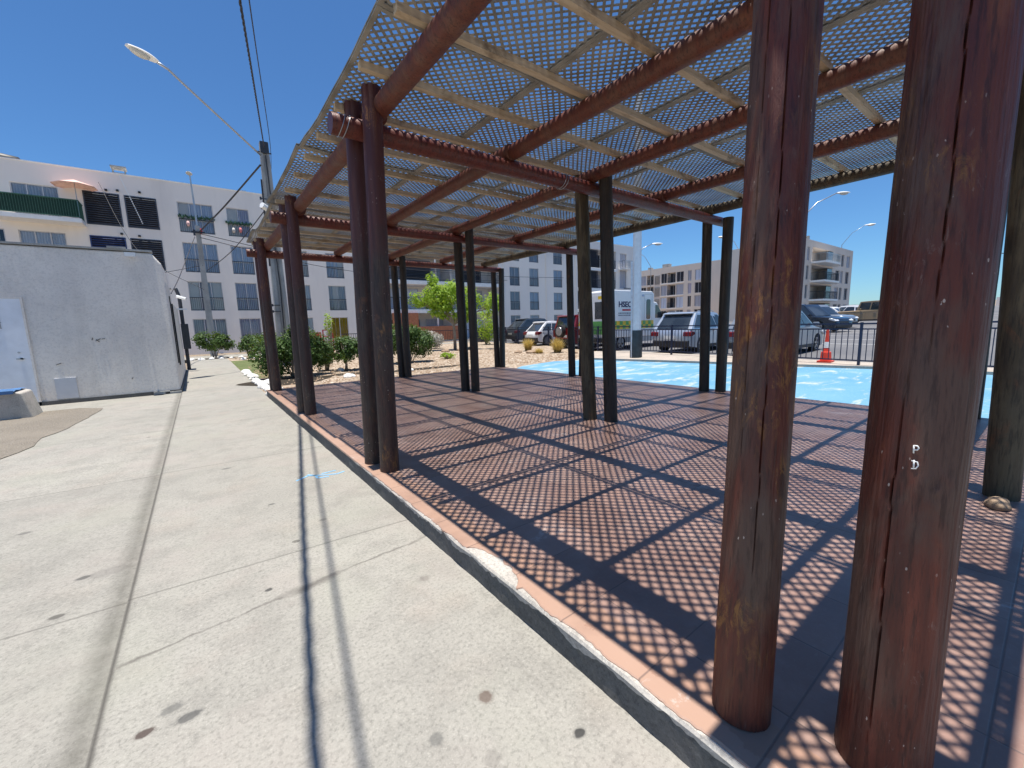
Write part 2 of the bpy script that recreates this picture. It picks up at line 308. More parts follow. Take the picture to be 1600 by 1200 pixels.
M_speck = m_gravel('white_chippings', [(.6, .6, .6), (.25, .25, .26), (.7, .7, .68), (.5, .5, .5)], 60, (.4, .4, .4))
def m_asph():
    n = N('asphalt'); P = n.coord('World')
    c = n.mix(n.ramp(n.noise(P, .25, 5), [(.35, 0.), (.65, 1.)]), (.13, .13, .14), (.185, .18, .18))
    c = n.mix(n.ramp(n.noise(P, 60, 3), [(.4, .4), (.55, 0.)]), c, (.07, .07, .07)); n.bump(n.noise(P, 60), .2, .01)
    return n.fin(c, .85, 0, .3)
M_asph = m_asph()
M_grass = m_gravel('artificial_turf', [(.12, .17, .06), (.20, .26, .10), (.16, .2, .08)], 60, (.2, .22, .1))
def paint(name, col, metal=.3, rough=.3):
    n = N(name); c = n.mix(n.ramp(n.noise(n.coord('Object'), 1.5, 4), [(.4, 0.), (.7, .35)]), col, tuple(x * .7 + .06 for x in col))
    n.b.inputs['Coat Weight'].default_value = .6; n.b.inputs['Coat Roughness'].default_value = .06
    return n.fin(c, rough, metal)

# ---------------------------------------------------------------- mesh helpers
class MB:
    def __init__(s): s.v = []; s.f = []; s.mi = []; s.cur = 0; s.tint = None
    def vert(s, p): s.v.append(tuple(p)); return len(s.v) - 1
    def face(s, ids): s.f.append(tuple(ids)); s.mi.append(s.cur)
    def quad(s, a, b, c, d): i = len(s.v); s.v += [tuple(a), tuple(b), tuple(c), tuple(d)]; s.face((i, i + 1, i + 2, i + 3))
    def box(s, x0, x1, y0, y1, z0, z1):
        i = len(s.v)
        s.v += [(x, y, z) for z in (z0, z1) for x, y in ((x0, y0), (x1, y0), (x1, y1), (x0, y1))]
        for q in ((3, 2, 1, 0), (4, 5, 6, 7), (0, 1, 5, 4), (1, 2, 6, 5), (2, 3, 7, 6), (3, 0, 4, 7)): s.face([i + k for k in q])
        return s
    def bar(s, a, b, w, h, up=(0, 0, 1)):
        a, b = Vector(a), Vector(b); d = (b - a).normalized(); u = Vector(up); sd = d.cross(u).normalized(); u = sd.cross(d).normalized()
        i = len(s.v)
        for p in (a, b):
            for k, l in ((-1, -1), (1, -1), (1, 1), (-1, 1)): s.v.append(tuple(p + sd * (k * w / 2) + u * (l * h / 2)))
        for q in ((0, 1, 2, 3), (7, 6, 5, 4), (0, 4, 5, 1), (1, 5, 6, 2), (2, 6, 7, 3), (3, 7, 4, 0)): s.face([i + k for k in q])
        return s
    def tube(s, pts, r, n=8, caps=True, fn=None):
        pts = [Vector(p) for p in pts]; prev = None; rings = []
        for k, p in enumerate(pts):
            d = (pts[min(k + 1, len(pts) - 1)] - pts[max(k - 1, 0)]).normalized()
            if prev is None: a = (Vector((1, 0, 0)) if abs(d.x) < .8 else Vector((0, 1, 0))); a = (a - d * a.dot(d)).normalized()
            else: a = (prev - d * prev.dot(d)).normalized()
            prev = a; b = d.cross(a)
            rr = r[k] if isinstance(r, (list, tuple)) else r
            ring = []
            for j in range(n):
                t = 2 * PI * j / n; q = rr if fn is None else fn(t, k / max(1, len(pts) - 1), rr)
                ring.append(s.vert(p + (a * math.cos(t) + b * math.sin(t)) * q))
            rings.append(ring)
        for A, B in zip(rings, rings[1:]):
            for j in range(n): s.face((A[j], A[(j + 1) % n], B[(j + 1) % n], B[j]))
        if caps: s.face(rings[0][::-1]); s.face(rings[-1])
        return s
    def prism(s, poly, y0, y1, axis='y'):
        i = len(s.v); n = len(poly)
        for y in (y0, y1):
            for a, b in poly: s.v.append((a, y, b) if axis == 'y' else (a, b, y) if axis == 'z' else (y, a, b))
        s.face([i + k for k in range(n)][::-1]); s.face([i + n + k for k in range(n)])
        for k in range(n): s.face((i + k, i + (k + 1) % n, i + n + (k + 1) % n, i + n + k))
        return s
    def build(s, name, mats, parent=None, smooth=False, loc=None, recalc=True, autos=None, bevel=0):
        me = bpy.data.meshes.new(name); me.from_pydata(s.v, [], s.f)
        mats = mats if isinstance(mats, (list, tuple)) else [mats]
        for m in mats: me.materials.append(m)
        if s.cur or any(s.mi): me.polygons.foreach_set('material_index', s.mi)
        if s.tint is not None:
            at = me.attributes.new('tint', 'FLOAT', 'FACE'); at.data.foreach_set('value', s.tint)
        if recalc:
            bm = bmesh.new(); bm.from_mesh(me); bmesh.ops.recalc_face_normals(bm, faces=bm.faces); bm.to_mesh(me); bm.free()
        if smooth: me.polygons.foreach_set('use_smooth', [True] * len(me.polygons))
        if smooth and autos:
            me.set_sharp_from_angle(angle=math.radians(autos))
        me.update()
        o = bpy.data.objects.new(name, me); C.objects.link(o)
        if loc is not None:
            L = Vector(loc)
            for v in me.vertices: v.co -= L
            o.location = L
        if parent is not None:
            o.parent = parent
        if bevel:
            md = o.modifiers.new('bevel', 'BEVEL'); md.width = bevel; md.segments = 2; md.limit_method = 'ANGLE'
        return o
def tag(o, label=None, cat=None, group=None, kind=None):
    if label: o['label'] = label
    if cat: o['category'] = cat
    if group: o['group'] = group
    if kind: o['kind'] = kind
    return o
def empty(name, loc=(0, 0, 0), rz=0, label=None, cat=None, group=None):
    o = bpy.data.objects.new(name, None); C.objects.link(o); o.location = loc; o.rotation_euler = (0, 0, rz); o.empty_display_size = .2
    return tag(o, label, cat, group)
def kids(o): return [c for c in bpy.data.objects if c.parent == o]
def copy_tree(o, parent=None, ch=None):
    c = o.copy(); C.objects.link(c); c.parent = parent
    for k in kids(o): copy_tree(k, c)
    return c
def clamp(x, a=0, b=1): return max(a, min(b, x))
def zt(x, y):
    a = .1 * clamp((x - 12.5) / 2.5) + .02 * max(0, x - 16)
    b = .012 * clamp(y - 14, 0, 25)
    return max(a, b)
def sheet(name, x0, x1, y0, y1, nx, ny, off, m, inside=None, kind='structure', edgefn=None):
    b = MB(); idx = {}
    xs = [x0 + (x1 - x0) * i / nx for i in range(nx + 1)]; ys = [y0 + (y1 - y0) * j / ny for j in range(ny + 1)]
    for j, y in enumerate(ys):
        for i, x in enumerate(xs):
            X, Y = (x, y) if edgefn is None else edgefn(x, y)
            idx[i, j] = b.vert((X, Y, zt(X, Y) + off))
    for j in range(ny):
        for i in range(nx): b.face((idx[i, j], idx[i + 1, j], idx[i + 1, j + 1], idx[i, j + 1]))
    o = b.build(name, m, recalc=False); return tag(o, kind=kind)
def polysheet(name, poly, off, m, res=.6, kind='structure'):
    bm = bmesh.new(); vs = [bm.verts.new((x, y, 0)) for x, y in poly]; bm.faces.new(vs)
    xs = [p[0] for p in poly]; ys = [p[1] for p in poly]
    k = math.ceil(min(xs) / res) * res
    while k < max(xs): bmesh.ops.bisect_plane(bm, geom=bm.verts[:] + bm.edges[:] + bm.faces[:], plane_co=(k, 0, 0), plane_no=(1, 0, 0)); k += res
    k = math.ceil(min(ys) / res) * res
    while k < max(ys): bmesh.ops.bisect_plane(bm, geom=bm.verts[:] + bm.edges[:] + bm.faces[:], plane_co=(0, k, 0), plane_no=(0, 1, 0)); k += res
    for v in bm.verts: v.co.z = zt(v.co.x, v.co.y) + off
    for f in bm.faces:
        if f.normal.z < 0: f.normal_flip()
    bmesh.ops.recalc_face_normals(bm, faces=bm.faces)
    me = bpy.data.meshes.new(name); bm.to_mesh(me); bm.free(); me.materials.append(m)
    if me.polygons[0].normal.z < 0: me.flip_normals()
    o = bpy.data.objects.new(name, me); C.objects.link(o); return tag(o, kind=kind)

# ---------------------------------------------------------------- ground and paving
def gx(i, n=90):
    t = i / n * 2 - 1; return 40 + 520 * t * abs(t) ** 1.6
b = MB(); GN = 90
for j in range(GN + 1):
    for i in range(GN + 1):
        X, Y = gx(i), gx(j) - 10; b.vert((X, Y, zt(X, Y) - (.16 if -12 < X < 170 and -30 < Y < 60 else .03)))
for j in range(GN):
    for i in range(GN): q = j * (GN + 1) + i; b.face((q, q + 1, q + GN + 2, q + GN + 1))
tag(b.build('ground', M_ground, recalc=False), kind='structure')
sheet('path', -.46, 1.16, -7, 26.4, 6, 60, 0, M_path)
sheet('pavement_slab', -7.5, -.452, -7, 13.62, 10, 20, -.012, M_path)
for nm, poly, off, m in [
    ('garden_bed', [(1.16, 10.4), (13.4, 10.4), (15.0, 13.2), (17.1, 18.8), (18.9, 28.6), (14, 28.6), (6, 28.6), (1.16, 28.6)], -.004, M_gravel),
    ('blue_court', [(7.0, -6), (13.95, -6), (13.75, 2.8), (12.2, 11.5), (10.8, 11.75), (9.0, 11.35), (8.2, 10.75), (7.0, 10.75)], .006, M_blue),
    ('pavement_strip', [(13.95, -6), (14.8, -6), (14.95, 3), (15.25, 7.3), (15.5, 13.2), (14.5, 13.2), (12.2, 11.6), (13.75, 2.8)], .010, M_pave),
    ('car_park', [(14.85, -30), (140, -30), (140, 34), (19.3, 34), (17.5, 18.8), (15.55, 13.2), (15.3, 7.3), (15.0, 3)], -.01, M_asph)]:
    polysheet(nm, poly, off, m, .5 if nm != 'car_park' else 4)
polysheet('cross_path', [(-8, 26.4), (19, 28.6), (19, 30.0), (-8, 29.6)], .004, M_path, 3)
polysheet('turf_patch', [(1.17, 15.2), (1.7, 15.2), (2.3, 20), (2.2, 24), (1.17, 24)], .0, M_grass, 1)
# dirt corner at far left with a ragged edge
pts = [(-7.5, 3.6)]
for i in range(24):
    t = i / 23; pts.append((-2.7 + 1.0 * math.sin(t * 1.5) + .16 * noise.noise((t * 9, 3, 0)), 4.6 + 7.2 * t + .1 * noise.noise((t * 7, 9, 0))))
pts += [(-2.1, 12.2), (-7.5, 12.4)]
polysheet('dirt_patch', pts, -.004, M_dirt, 1.5)
# road markings
b = MB()
for k in range(7):
    x0 = 22 + k * 2.9
    b.quad((x0, 4.2, zt(x0, 4)), (x0 + .12, 4.2, zt(x0, 4)), (x0 + .12, 8.6, zt(x0, 4)), (x0, 8.6, zt(x0, 4)))
tag(b.build('parking_bay_lines', M_white), kind='structure')
# low concrete kerb on the far side of the blue court
b = MB(); kp = [(13.95, -6), (13.75, 2.8), (12.98, 7.2), (12.2, 11.5)]
for (xa, ya), (xb, yb) in zip(kp, kp[1:]): b.bar((xa, ya, zt(xa, ya) + .03), (xb, yb, zt(xb, yb) + .03), .14, .09)
tag(b.build('kerb', M_pave), kind='structure')
for nm, poly in [('dark_mulch_patch', [(1.5 + 1.2 * math.cos(a) * (1 + .15 * math.sin(3 * a)) + .5, 13.6 + .95 * math.sin(a)) for a in [k * PI / 12 for k in range(24)]]),
                 ('dark_mulch_patch', [(4.0 + .9 * math.cos(a) * (1 + .2 * math.sin(4 * a)), 14.1 + .35 * math.sin(a)) for a in [k * PI / 12 for k in range(24)]]),
                 ('dark_mulch_patch', [(6.4 + 1.5 * math.cos(a) * (1 + .2 * math.sin(4 * a)), 13.6 + .35 * math.sin(a)) for a in [k * PI / 12 for k in range(24)]])]:
    polysheet(nm, poly, .004, M_mulch, 1)

# blue paint scribble on the path
b = MB()
for pl in ([(.62, 4.36), (.74, 4.44), (.86, 4.36), (.98, 4.30), (1.06, 4.33)], [(.74, 4.47), (.80, 4.40), (.80, 4.30), (.90, 4.28)], [(.86, 4.41), (1.0, 4.42)]):
    for (xa, ya), (xb, yb) in zip(pl, pl[1:]): b.bar((xa, ya, .0015), (xb, yb, .0015), .022, .003)
tag(b.build('paint_scribble', simple('sky_blue_spray', (.20, .42, .62), .8)), 'small sky blue spray paint scribble on the concrete path', 'paint mark')

# ---------------------------------------------------------------- platform (tiled floor with broken edge)
PX0, PX1, PY0, PY1, PZ = 1.125, 7.52, -.05, 10.74, .153
b = MB(); b.box(PX0 + .012, PX1, PY0, PY1, -.1, PZ - .016)
# riser face with rough relief
ns = 240
for k in range(ns):
    ya, yb = PY0 + (PY1 - PY0) * k / ns, PY0 + (PY1 - PY0) * (k + 1) / ns
    f = lambda y, z: PX0 + .006 * noise.noise((y * 4, z * 9, 1)) + .003 * noise.noise((y * 22, z * 30, 4))
    zz = [-.05, .0, .05, .10, PZ - .014]
    for z0, z1 in zip(zz, zz[1:]): b.quad((f(ya, z0), ya, z0), (f(ya, z1), ya, z1), (f(yb, z1), yb, z1), (f(yb, z0), yb, z0))
plat = tag(b.build('platform', M_mortar, recalc=False), kind='structure')
# tile sheet whose left border is chipped
b = MB(); prev = None; ns = 900
def chip(y):
    g = noise.noise((y * 1.3, 0, 5)); c = .012 + .012 * noise.noise((y * 9, 2, 0)) + .006 * noise.noise((y * 40, 7, 0)) + .003 * noise.noise((y * 120, 3, 0))
    amt = clamp((4.2 - y) / 2) * .8 + .2
    c *= amt
    if 1.52 < y < 2.0: c += .085 * math.sin(PI * (y - 1.52) / .48) ** .6 * (1 + .25 * noise.noise((y * 20, 1, 1)))
    if y < 1.5: c += .022 * max(0, noise.noise((y * 5, 3, 3)) + .35)
    return max(-.004, c)
for k in range(ns + 1):
    y = PY0 + (PY1 - PY0) * k / ns; xl = PX0 - .006 + chip(y)
    row = [b.vert((xl, y, PZ - .02)), b.vert((xl + .001, y, PZ - .004)), b.vert((xl + .007, y, PZ)), b.vert((1.40, y, PZ))]
    if prev:
        for i in range(3): b.face((prev[i], prev[i + 1], row[i + 1], row[i]))
    prev = row
b.quad((1.40, PY0, PZ), (PX1 + .01, PY0, PZ), (PX1 + .01, PY1, PZ), (1.40, PY1, PZ))
b.quad((PX1 + .01, PY0, PZ), (PX1 + .01, PY0, PZ - .02), (PX1 + .01, PY1, PZ - .02), (PX1 + .01, PY1, PZ))
o = b.build('tile_floor', M_tile, plat, recalc=False)
# pale mortar bed exposed beneath the broken edge
b = MB(); prev = None
for k in range(ns + 1):
    y = PY0 + (PY1 - PY0) * k / ns
    a = clamp((4.6 - y) / 1.5); w = .012 * a * max(0, .5 + noise.noise((y * 6, 4, 2))) ; d = .03 * a * max(0, .6 + noise.noise((y * 5, 8, 2)) + .5 * noise.noise((y * 30, 8, 9)))
    x1 = PX0 + .13
    row = [b.vert((PX0 - .001 - w * .4, y, PZ - .02 - d)), b.vert((PX0 - .002 - w * .5, y, PZ - .018)), b.vert((PX0 + .004, y, PZ - .0075 + .003 * noise.noise((y * 30, 1, 1)))), b.vert((x1, y, PZ - .006))]
    if prev:
        for i in range(3): b.face((prev[i], prev[i + 1], row[i + 1], row[i]))
    prev = row
b.build('mortar_bed', M_mortar2, plat, recalc=False)
# white chippings at the near end of the platform
b = MB()
for k in range(20):
    for j in range(8):
        f = lambda x, y: .05 + .03 * noise.noise((x * 3, y * 5, 0)) + .012 * noise.noise((x * 20, y * 20, 0))
        xa, xb = 1.3 + k * .3, 1.6 + k * .3; ya, yb = -1.6 + j * .186, -1.414 + j * .186
        b.quad((xa, ya, f(xa, ya)), (xb, ya, f(xb, ya)), (xb, yb, f(xb, yb)), (xa, yb, f(xa, yb)))
tag(b.build('chippings_bed', M_speck, recalc=False), kind='structure')

# ---------------------------------------------------------------- pergola
pg = empty('pergola', (4.3, 5.4, PZ), 0, 'large timber log pergola with diamond lattice roof over the tiled floor', 'pergola')
pg_inv = Matrix.Translation((4.3, 5.4, PZ)).inverted()
def sub(o): o.parent = pg; o.matrix_parent_inverse = pg_inv; return o
def log(name, a, b_, r0, r1, m, seed, n=20, seg=24, cracks=(), knots=(), rough=.035, loc=None):
    a, b_ = Vector(a), Vector(b_); L = (b_ - a).length
    bow = Vector((R.uniform(-1, 1), R.uniform(-1, 1), 0)) * .006 * L / 3
    pts = [a.lerp(b_, k / seg) + bow * math.sin(PI * k / seg) for k in range(seg + 1)]
    rs = [r0 + (r1 - r0) * k / seg for k in range(seg + 1)]
    def fn(t, s, r):
        q = r * (1 + rough * noise.noise((math.cos(t) * .9 + seed, math.sin(t) * .9, s * L * 1.1)) + rough * .45 * noise.noise((math.cos(t) * 4 + seed, math.sin(t) * 4, s * L * 2.2)))
        q += .0016 * noise.noise((math.cos(t) * 22 + seed, math.sin(t) * 22, s * L * 5))
        for (t0, w, dep, fr, s0, s1) in cracks:
            if s0 < s < s1:
                tc = t0 + .10 * noise.noise((s * L * 1.6, seed + fr, 0)) + .035 * noise.noise((s * L * 9, seed + fr, 4))
                dt = abs((t - tc + PI) % (2 * PI) - PI) * r
                e = min(1, (s - s0) * 8, (s1 - s) * 8)
                if dt < w * 1.6: q -= dep * e * (1 - dt / (w * 1.6)) ** .6
                elif dt < w * 5: q += .0012 * e * (1 - (dt - w * 1.6) / (w * 3.4))
        for (tk, sk, rk, hk) in knots:
            dt = ((t - tk + PI) % (2 * PI) - PI) * r; ds = (s - sk) * L; d = math.hypot(dt, ds * .8) / rk
            if d < 1: q += hk * (math.cos(d * PI * 3) * .35 + .65) * (1 - d)
        return q
    mb = MB(); mb.tube(pts, rs, n, True, fn)
    o = mb.build(name, m, smooth=True, loc=a if loc is None else loc, autos=50)
    return sub(o)
# helper for angle of the camera-facing side: tube frame uses orthogonal(); measured by hand below
rowY = [.42, 3.735, 7.11, 10.48]; colX = [1.25, 4.22, 7.38]
bases = {(0, 0): ((1.458, .205), (1.308, .53)), (0, 1): ((1.285, 3.62), (1.25, 3.95)), (0, 2): ((1.29, 6.97), (1.25, 7.28)), (0, 3): ((1.30, 10.40), (1.275, 10.66)),
         (1, 0): ((4.36, .15), (4.42, .56)), (1, 1): ((4.225, 3.48), (4.13, 3.76)), (1, 2): ((4.33, 6.98), (4.22, 7.18)), (1, 3): ((4.36, 10.36), (4.26, 10.54)),
         (2, 0): ((7.40, .28), (7.44, .58)), (2, 1): ((7.36, 3.60), (7.25, 3.84)), (2, 2): ((7.43, 7.02), (7.29, 7.22)), (2, 3): ((7.48, 10.42), (7.40, 10.58))}
tops = {(0, 0): ((1.635, .215), (1.545, .592)), (0, 1): ((1.345, 3.575), (1.30, 3.90)), (0, 2): ((1.30, 6.95), (1.27, 7.27)), (0, 3): ((1.27, 10.32), (1.25, 10.64))}
sd_ = 0
for (i, j), pr in bases.items():
    for k in (0, 1):
        sd_ += 1; bx, by = pr[k]
        if (i, j) in tops: tx, ty = tops[i, j][k]
        else: tx, ty = bx + R.uniform(-.03, .03), rowY[j] + (-.165 if k == 0 else .165)
        if (i, j) == (1, 1): tx, ty = ((4.20, 3.56), (4.13, 3.90))[k]
        top = 3.38 if i == 0 else 3.30 - R.uniform(0, .05) if i == 1 else 3.12
        if i == 0 and j == 0: top = 3.4
        rr = .088 + R.uniform(-.004, .004)
        if (i, j) == (0, 0):
            if k == 0:
                o = log('post', (bx, by, PZ - .002), (tx, ty, top), .105, .097, M_postnear, 3.1, 220, 300,
                        cracks=[(th, w, dp, fr, s0, s1) for th, w, dp, fr, s0, s1 in [(3.34, .0011, .012, 1, .34, 1.02), (2.98, .0011, .010, 2, -.02, .37)]],
                        knots=[(3.75, .26, .05, .005), (2.9, .24, .035, .004), (3.2, .47, .045, .004), (4.0, .62, .04, .003)])
                o['label'] = 'nearest and thickest reddish brown post with a long crack and white chalk marks'
                postB = o
            else:
                o = log('post', (bx, by, PZ - .002), (tx, ty, top), .085, .086, M_postnear, 8.4, 200, 300,
                        cracks=[(3.62, .0009, .008, 1, .12, 1.), (2.98, .0009, .005, 2, .2, .8)],
                        knots=[(3.35, .10, .045, .005), (3.95, .09, .04, .004), (3.9, .33, .04, .004)])
                o['label'] = 'reddish brown post beside the nearest one with orange scuffs down its left side'
            continue
        m = {(1, 1): (M_postdark, M_postbare), (1, 2): (M_postdark, M_postdark), (1, 3): (M_postdark, M_postdark), (1, 0): (M_postbare, M_postdark), (2, 0): (M_postdark, M_postdark), (2, 2): (M_postdark, M_postdark), (2, 1): (M_postdark, M_postdark), (2, 3): (M_postdark, M_postdark)}.get((i, j), (M_post, M_post))[k]
        o = log('post', (bx, by, PZ - .002), (tx, ty, top), rr, rr * .92, m, sd_ * 2.3, 40 if i < 2 else 28, 50, cracks=[(R.uniform(0, 6.28), .004, .01, 1, .02, .95)])
# cross beams (along x) between the posts of each pair
beams = []
for j, y in enumerate(rowY):
    zb = 3.10; x0 = [1.02, 1.045, 1.04, 1.02][j]
    o = log('beam', (x0, y, zb), (7.56, y + .01, zb), .083, .072, M_beam, 40 + j, 40, 60, cracks=[(2, .004, .008, 2, .1, .9)]); beams.append(o)
# rafters (along y) on top of the beams, one log per bay
RX = [1.42, 2.84, 4.14, 5.62, 7.02]
ry = [(-.12, 3.80), (3.66, 7.2), (7.0, 10.55)]
for i, x in enumerate(RX):
    for j, (ya, yb) in enumerate(ry):
        dx = [.0, -.005, .0][j] + (R.uniform(-.02, .02) if i else 0)
        log('rafter', (x + dx, ya, 3.232), (x + dx + R.uniform(-.02, .02), yb, 3.238), .088 if i == 0 else .08, .076, M_rafter if i != 4 else M_postbare, 60 + i * 5 + j, 36, 48)
# battens
BY = [-.03, .66, 1.31, 1.96, 2.60, 3.27, 3.95, 4.62, 5.22, 5.86, 6.52, 7.16, 7.8, 8.46, 9.1, 9.74, 10.3, 10.74]
BATZ = 3.345
for k, y in enumerate(BY):
    for (xa, xb) in ((1.145 + R.uniform(-.015, .02), 4.16), (4.16, 7.36)):
        e = R.uniform(-.02, .02); b = MB(); nseg = 14
        prevr = None
        for q in range(nseg + 1):
            t = q / nseg; x = xa + (xb - xa) * t; yy = y + e * t + .006 * noise.noise((x * 2, k, 0)); w = .028 + .004 * noise.noise((x * 3, k, 5)); h = .026 + .004 * noise.noise((x * 5, k, 9))
            zz = BATZ + .004 * noise.noise((x * 1.3, k * 3, 8)) - .004
            rw = [b.vert((x, yy - w, zz - h)), b.vert((x, yy + w, zz - h + .003 * noise.noise((x * 8, k, 1)))), b.vert((x, yy + w, zz + h)), b.vert((x, yy - w, zz + h))]
            if prevr:
                for i in range(4): b.face((prevr[i], prevr[(i + 1) % 4], rw[(i + 1) % 4], rw[i]))
            else: b.face(rw)
            prevr = rw
        b.face(prevr[::-1])
        sub(b.build('batten', M_batten, loc=(xa, y, BATZ)))
# lattice panels: two crossing layers of diagonal slats, with edge strips
PXs = [1.09, 2.42, 3.64, 4.86, 6.08, 7.40]; PYs = [-.09, 2.72, 5.12, 7.55, 9.6, 10.80]
def sag(x, y): return .006 * math.sin(x * 2.1 + 1) * math.sin(y * 1.7) + (.022 * math.sin(y * 2.6 + .8) + .010 * math.sin(y * 5.3)) * clamp((1.6 - x) * 2)
def lattice(x0, x1, y0, y1, z, seed):
    b = MB(); pitch = .0735; w = .0096; th = .0045
    rr = random.Random(seed)
    for layer, sg in ((0, 1), (1, -1)):
        # lines y = sg*x + c
        lo = min(y0 - sg * x0, y0 - sg * x1, y1 - sg * x0, y1 - sg * x1); hi = max(y0 - sg * x0, y0 - sg * x1, y1 - sg * x0, y1 - sg * x1)
        c = lo + pitch * rr.uniform(.3, .9); zc = z + (th + .0005) * layer
        while c < hi:
            # clip
            xa, xb = x0, x1
            ys = [(y0 - c) * sg, (y1 - c) * sg]; xa = max(xa, min(ys)); xb = min(xb, max(ys))
            if xb - xa > .02:
                wv = w * rr.uniform(.9, 1.12); jt = rr.uniform(-.003, .003); dz = wv * 1.4142; n = max(1, int((xb - xa) / .34)); pr = None
                for k in range(n + 1):
                    x = xa + (xb - xa) * k / n; y = sg * x + c + jt; zz = zc + sag(x, y)
                    o = wv * .7071
                    rw = [b.vert((x - o * sg, y + o, zz)), b.vert((x + o * sg, y - o, zz)), b.vert((x + o * sg, y - o, zz + th)), b.vert((x - o * sg, y + o, zz + th))]
                    if pr:
                        for i in range(4): b.face((pr[i], pr[(i + 1) % 4], rw[(i + 1) % 4], rw[i]))
                    else: b.face(rw)
                    pr = rw
                b.face(pr[::-1])
            c += pitch
    return b
n_ = 0
for i in range(5):
    for j in range(5):
        n_ += 1; x0, x1, y0, y1 = PXs[i] + .003, PXs[i + 1] - .003, PYs[j] + .003, PYs[j + 1] - .003
        if i == 0: x0 += [.0, .004, -.025, .03, -.02][j]
        z = 3.376 + (n_ % 2) * .0015
        o = lattice(x0 + .012, x1 - .012, y0 + .01, y1 - .01, z, n_).build('lattice_panel', M_lattice, loc=(x0, y0, z)); sub(o)
        s = MB()
        def strip(ax, ay, bx, by, zz, wd=.032):
            k = max(2, int(math.hypot(bx - ax, by - ay) / .25))
            for q in range(k):
                t0, t1 = q / k, (q + 1) / k; pa = (ax + (bx - ax) * t0, ay + (by - ay) * t0); pb = (ax + (bx - ax) * t1, ay + (by - ay) * t1)
                s.bar((*pa, zz + sag(*pa)), (*pb, zz + sag(*pb)), wd, .008)
        for (ax, ay, bx, by) in ((x0 + .016, y0, x0 + .016, y1), (x1 - .016, y0, x1 - .016, y1)):
            strip(ax, ay, bx, by, z - .0052); strip(ax, ay, bx, by, z + .0162)
        for (ax, ay, bx, by) in ((x0 + .034, y0 + .016, x1 - .034, y0 + .016), (x0 + .034, y1 - .016, x1 - .034, y1 - .016)):
            strip(ax, ay, bx, by, z - .0052); strip(ax, ay, bx, by, z + .0162)
        so = s.build('frame_strip', M_strip, recalc=False); so.parent = o; so.matrix_parent_inverse = (pg_inv.inverted() @ Matrix.Translation(Vector((x0, y0, z)) - Vector((4.3, 5.4, PZ))) ).inverted()
# wire ties on the first cross beam and bolts
for x in (1.13, 1.17, 3.62, 3.66):
    b = MB(); b.tube([(x + .03 * math.sin(t), 3.737 + .086 * math.cos(t), 3.10 + .088 * math.sin(t)) for t in [k * 2 * PI / 20 for k in range(21)]], .0035, 5, False)
    sub(b.build('wire_tie', M_galv, smooth=True))
# chalked letters P and D on the nearest post (camera side)
def letter(strokes, name):
    b = MB(); A0 = Vector((1.509, .208)); 
    for st in strokes:
        pts = []
        for (u, z) in st:
            d = Vector((-A0.x, -A0.y)).normalized(); a = math.atan2(d.y, d.x) + (u - .01) / .14
            r = .1078; zz_ = 1.08 + (z - 1.105) * .72; pts.append((A0.x + r * math.cos(a), A0.y + r * math.sin(a), zz_))
        b.tube(pts, .0018, 6)
    o = b.build(name, M_white, smooth=True); return o
L1 = letter([[(.004, 1.150), (.005, 1.122)], [(.004, 1.149), (.012, 1.149), (.016, 1.143), (.013, 1.135), (.005, 1.134)]], 'painted_letter')
L2 = letter([[(.008, 1.098), (.009, 1.066)], [(.002, 1.094), (.016, 1.092), (.019, 1.08), (.014, 1.068), (.003, 1.066)]], 'painted_letter')

# rock wedged at the foot of a post, right edge
def stone(name, loc, sx, sy, sz, m, seed, rz=0):
    bm = bmesh.new(); bmesh.ops.create_icosphere(bm, subdivisions=3, radius=1)
    for v in bm.verts:
        k = 1 + .22 * noise.noise(v.co * 1.1 + Vector((seed, 0, 0))) + .1 * noise.noise(v.co * 2.8 + Vector((seed, 5, 0)))
        v.co = Vector((v.co.x * sx * k, v.co.y * sy * k, max(-.35, v.co.z) * sz * k))
    me = bpy.data.meshes.new(name); bm.to_mesh(me); bm.free(); me.materials.append(m); me.polygons.foreach_set('use_smooth', [True] * len(me.polygons))
    o = bpy.data.objects.new(name, me); C.objects.link(o); o.location = loc; o.rotation_euler = (0, 0, rz); return o
tag(stone('rock', (4.10, .15, PZ + .02), .09, .06, .045, M_rock, 4), 'pale brown rock lying on the tiles at the foot of the right edge post', 'rock')
# ---------------------------------------------------------------- small service building, left
hut = empty('service_building', (-.47, 13.4, 0), 0, 'low grey rough rendered flat roofed building beside the path', 'building')
b = MB(); HX = -.47
# front block and stepped side, one solid mass each
front = [(-9.5, -.05), (HX, -.05), (HX, 2.72), (-.50, 3.16), (-.66, 3.40), (-9.5, 3.42)]
b.prism(front, 13.4, 15.6)
b.prism([(-9.5, -.05), (HX - .002, -.05), (HX - .002, 2.42), (-9.5, 2.42)], 15.6, 20.5)
hw = b.build('wall', M_wallS, bevel=.03)
b = MB()
for y0, y1, z, xr in ((13.36, 15.66, 2.72, 0),):
    b.box(HX - .09, HX + .03, 15.55, 15.9, 2.74, 2.78)
b.box(-9.55, -.64, 13.36, 13.6, 3.42, 3.46)
b.box(-1.42, -1.1, 13.34, 13.5, 3.455, 3.50)
cp = b.build('coping', M_poleC)
b = MB(); b.box(-9.5, HX + .025, 13.365, 13.41, -.02, .075); b.box(HX, HX + .03, 13.38, 20.4, -.02, .09)
sk = b.build('plinth', M_mortar)
dr = MB().box(-4.1, -2.90, 13.375, 13.41, .05, 2.30).build('door', simple('bluish_white_door', (.78, .80, .83), .45, 0, .06), None)
b = MB(); b.box(-2.898, -2.865, 13.365, 13.4, 0, 2.335); b.box(-4.2, -2.9, 13.365, 13.4, 2.302, 2.335)
df = b.build('door_frame', M_wallS)
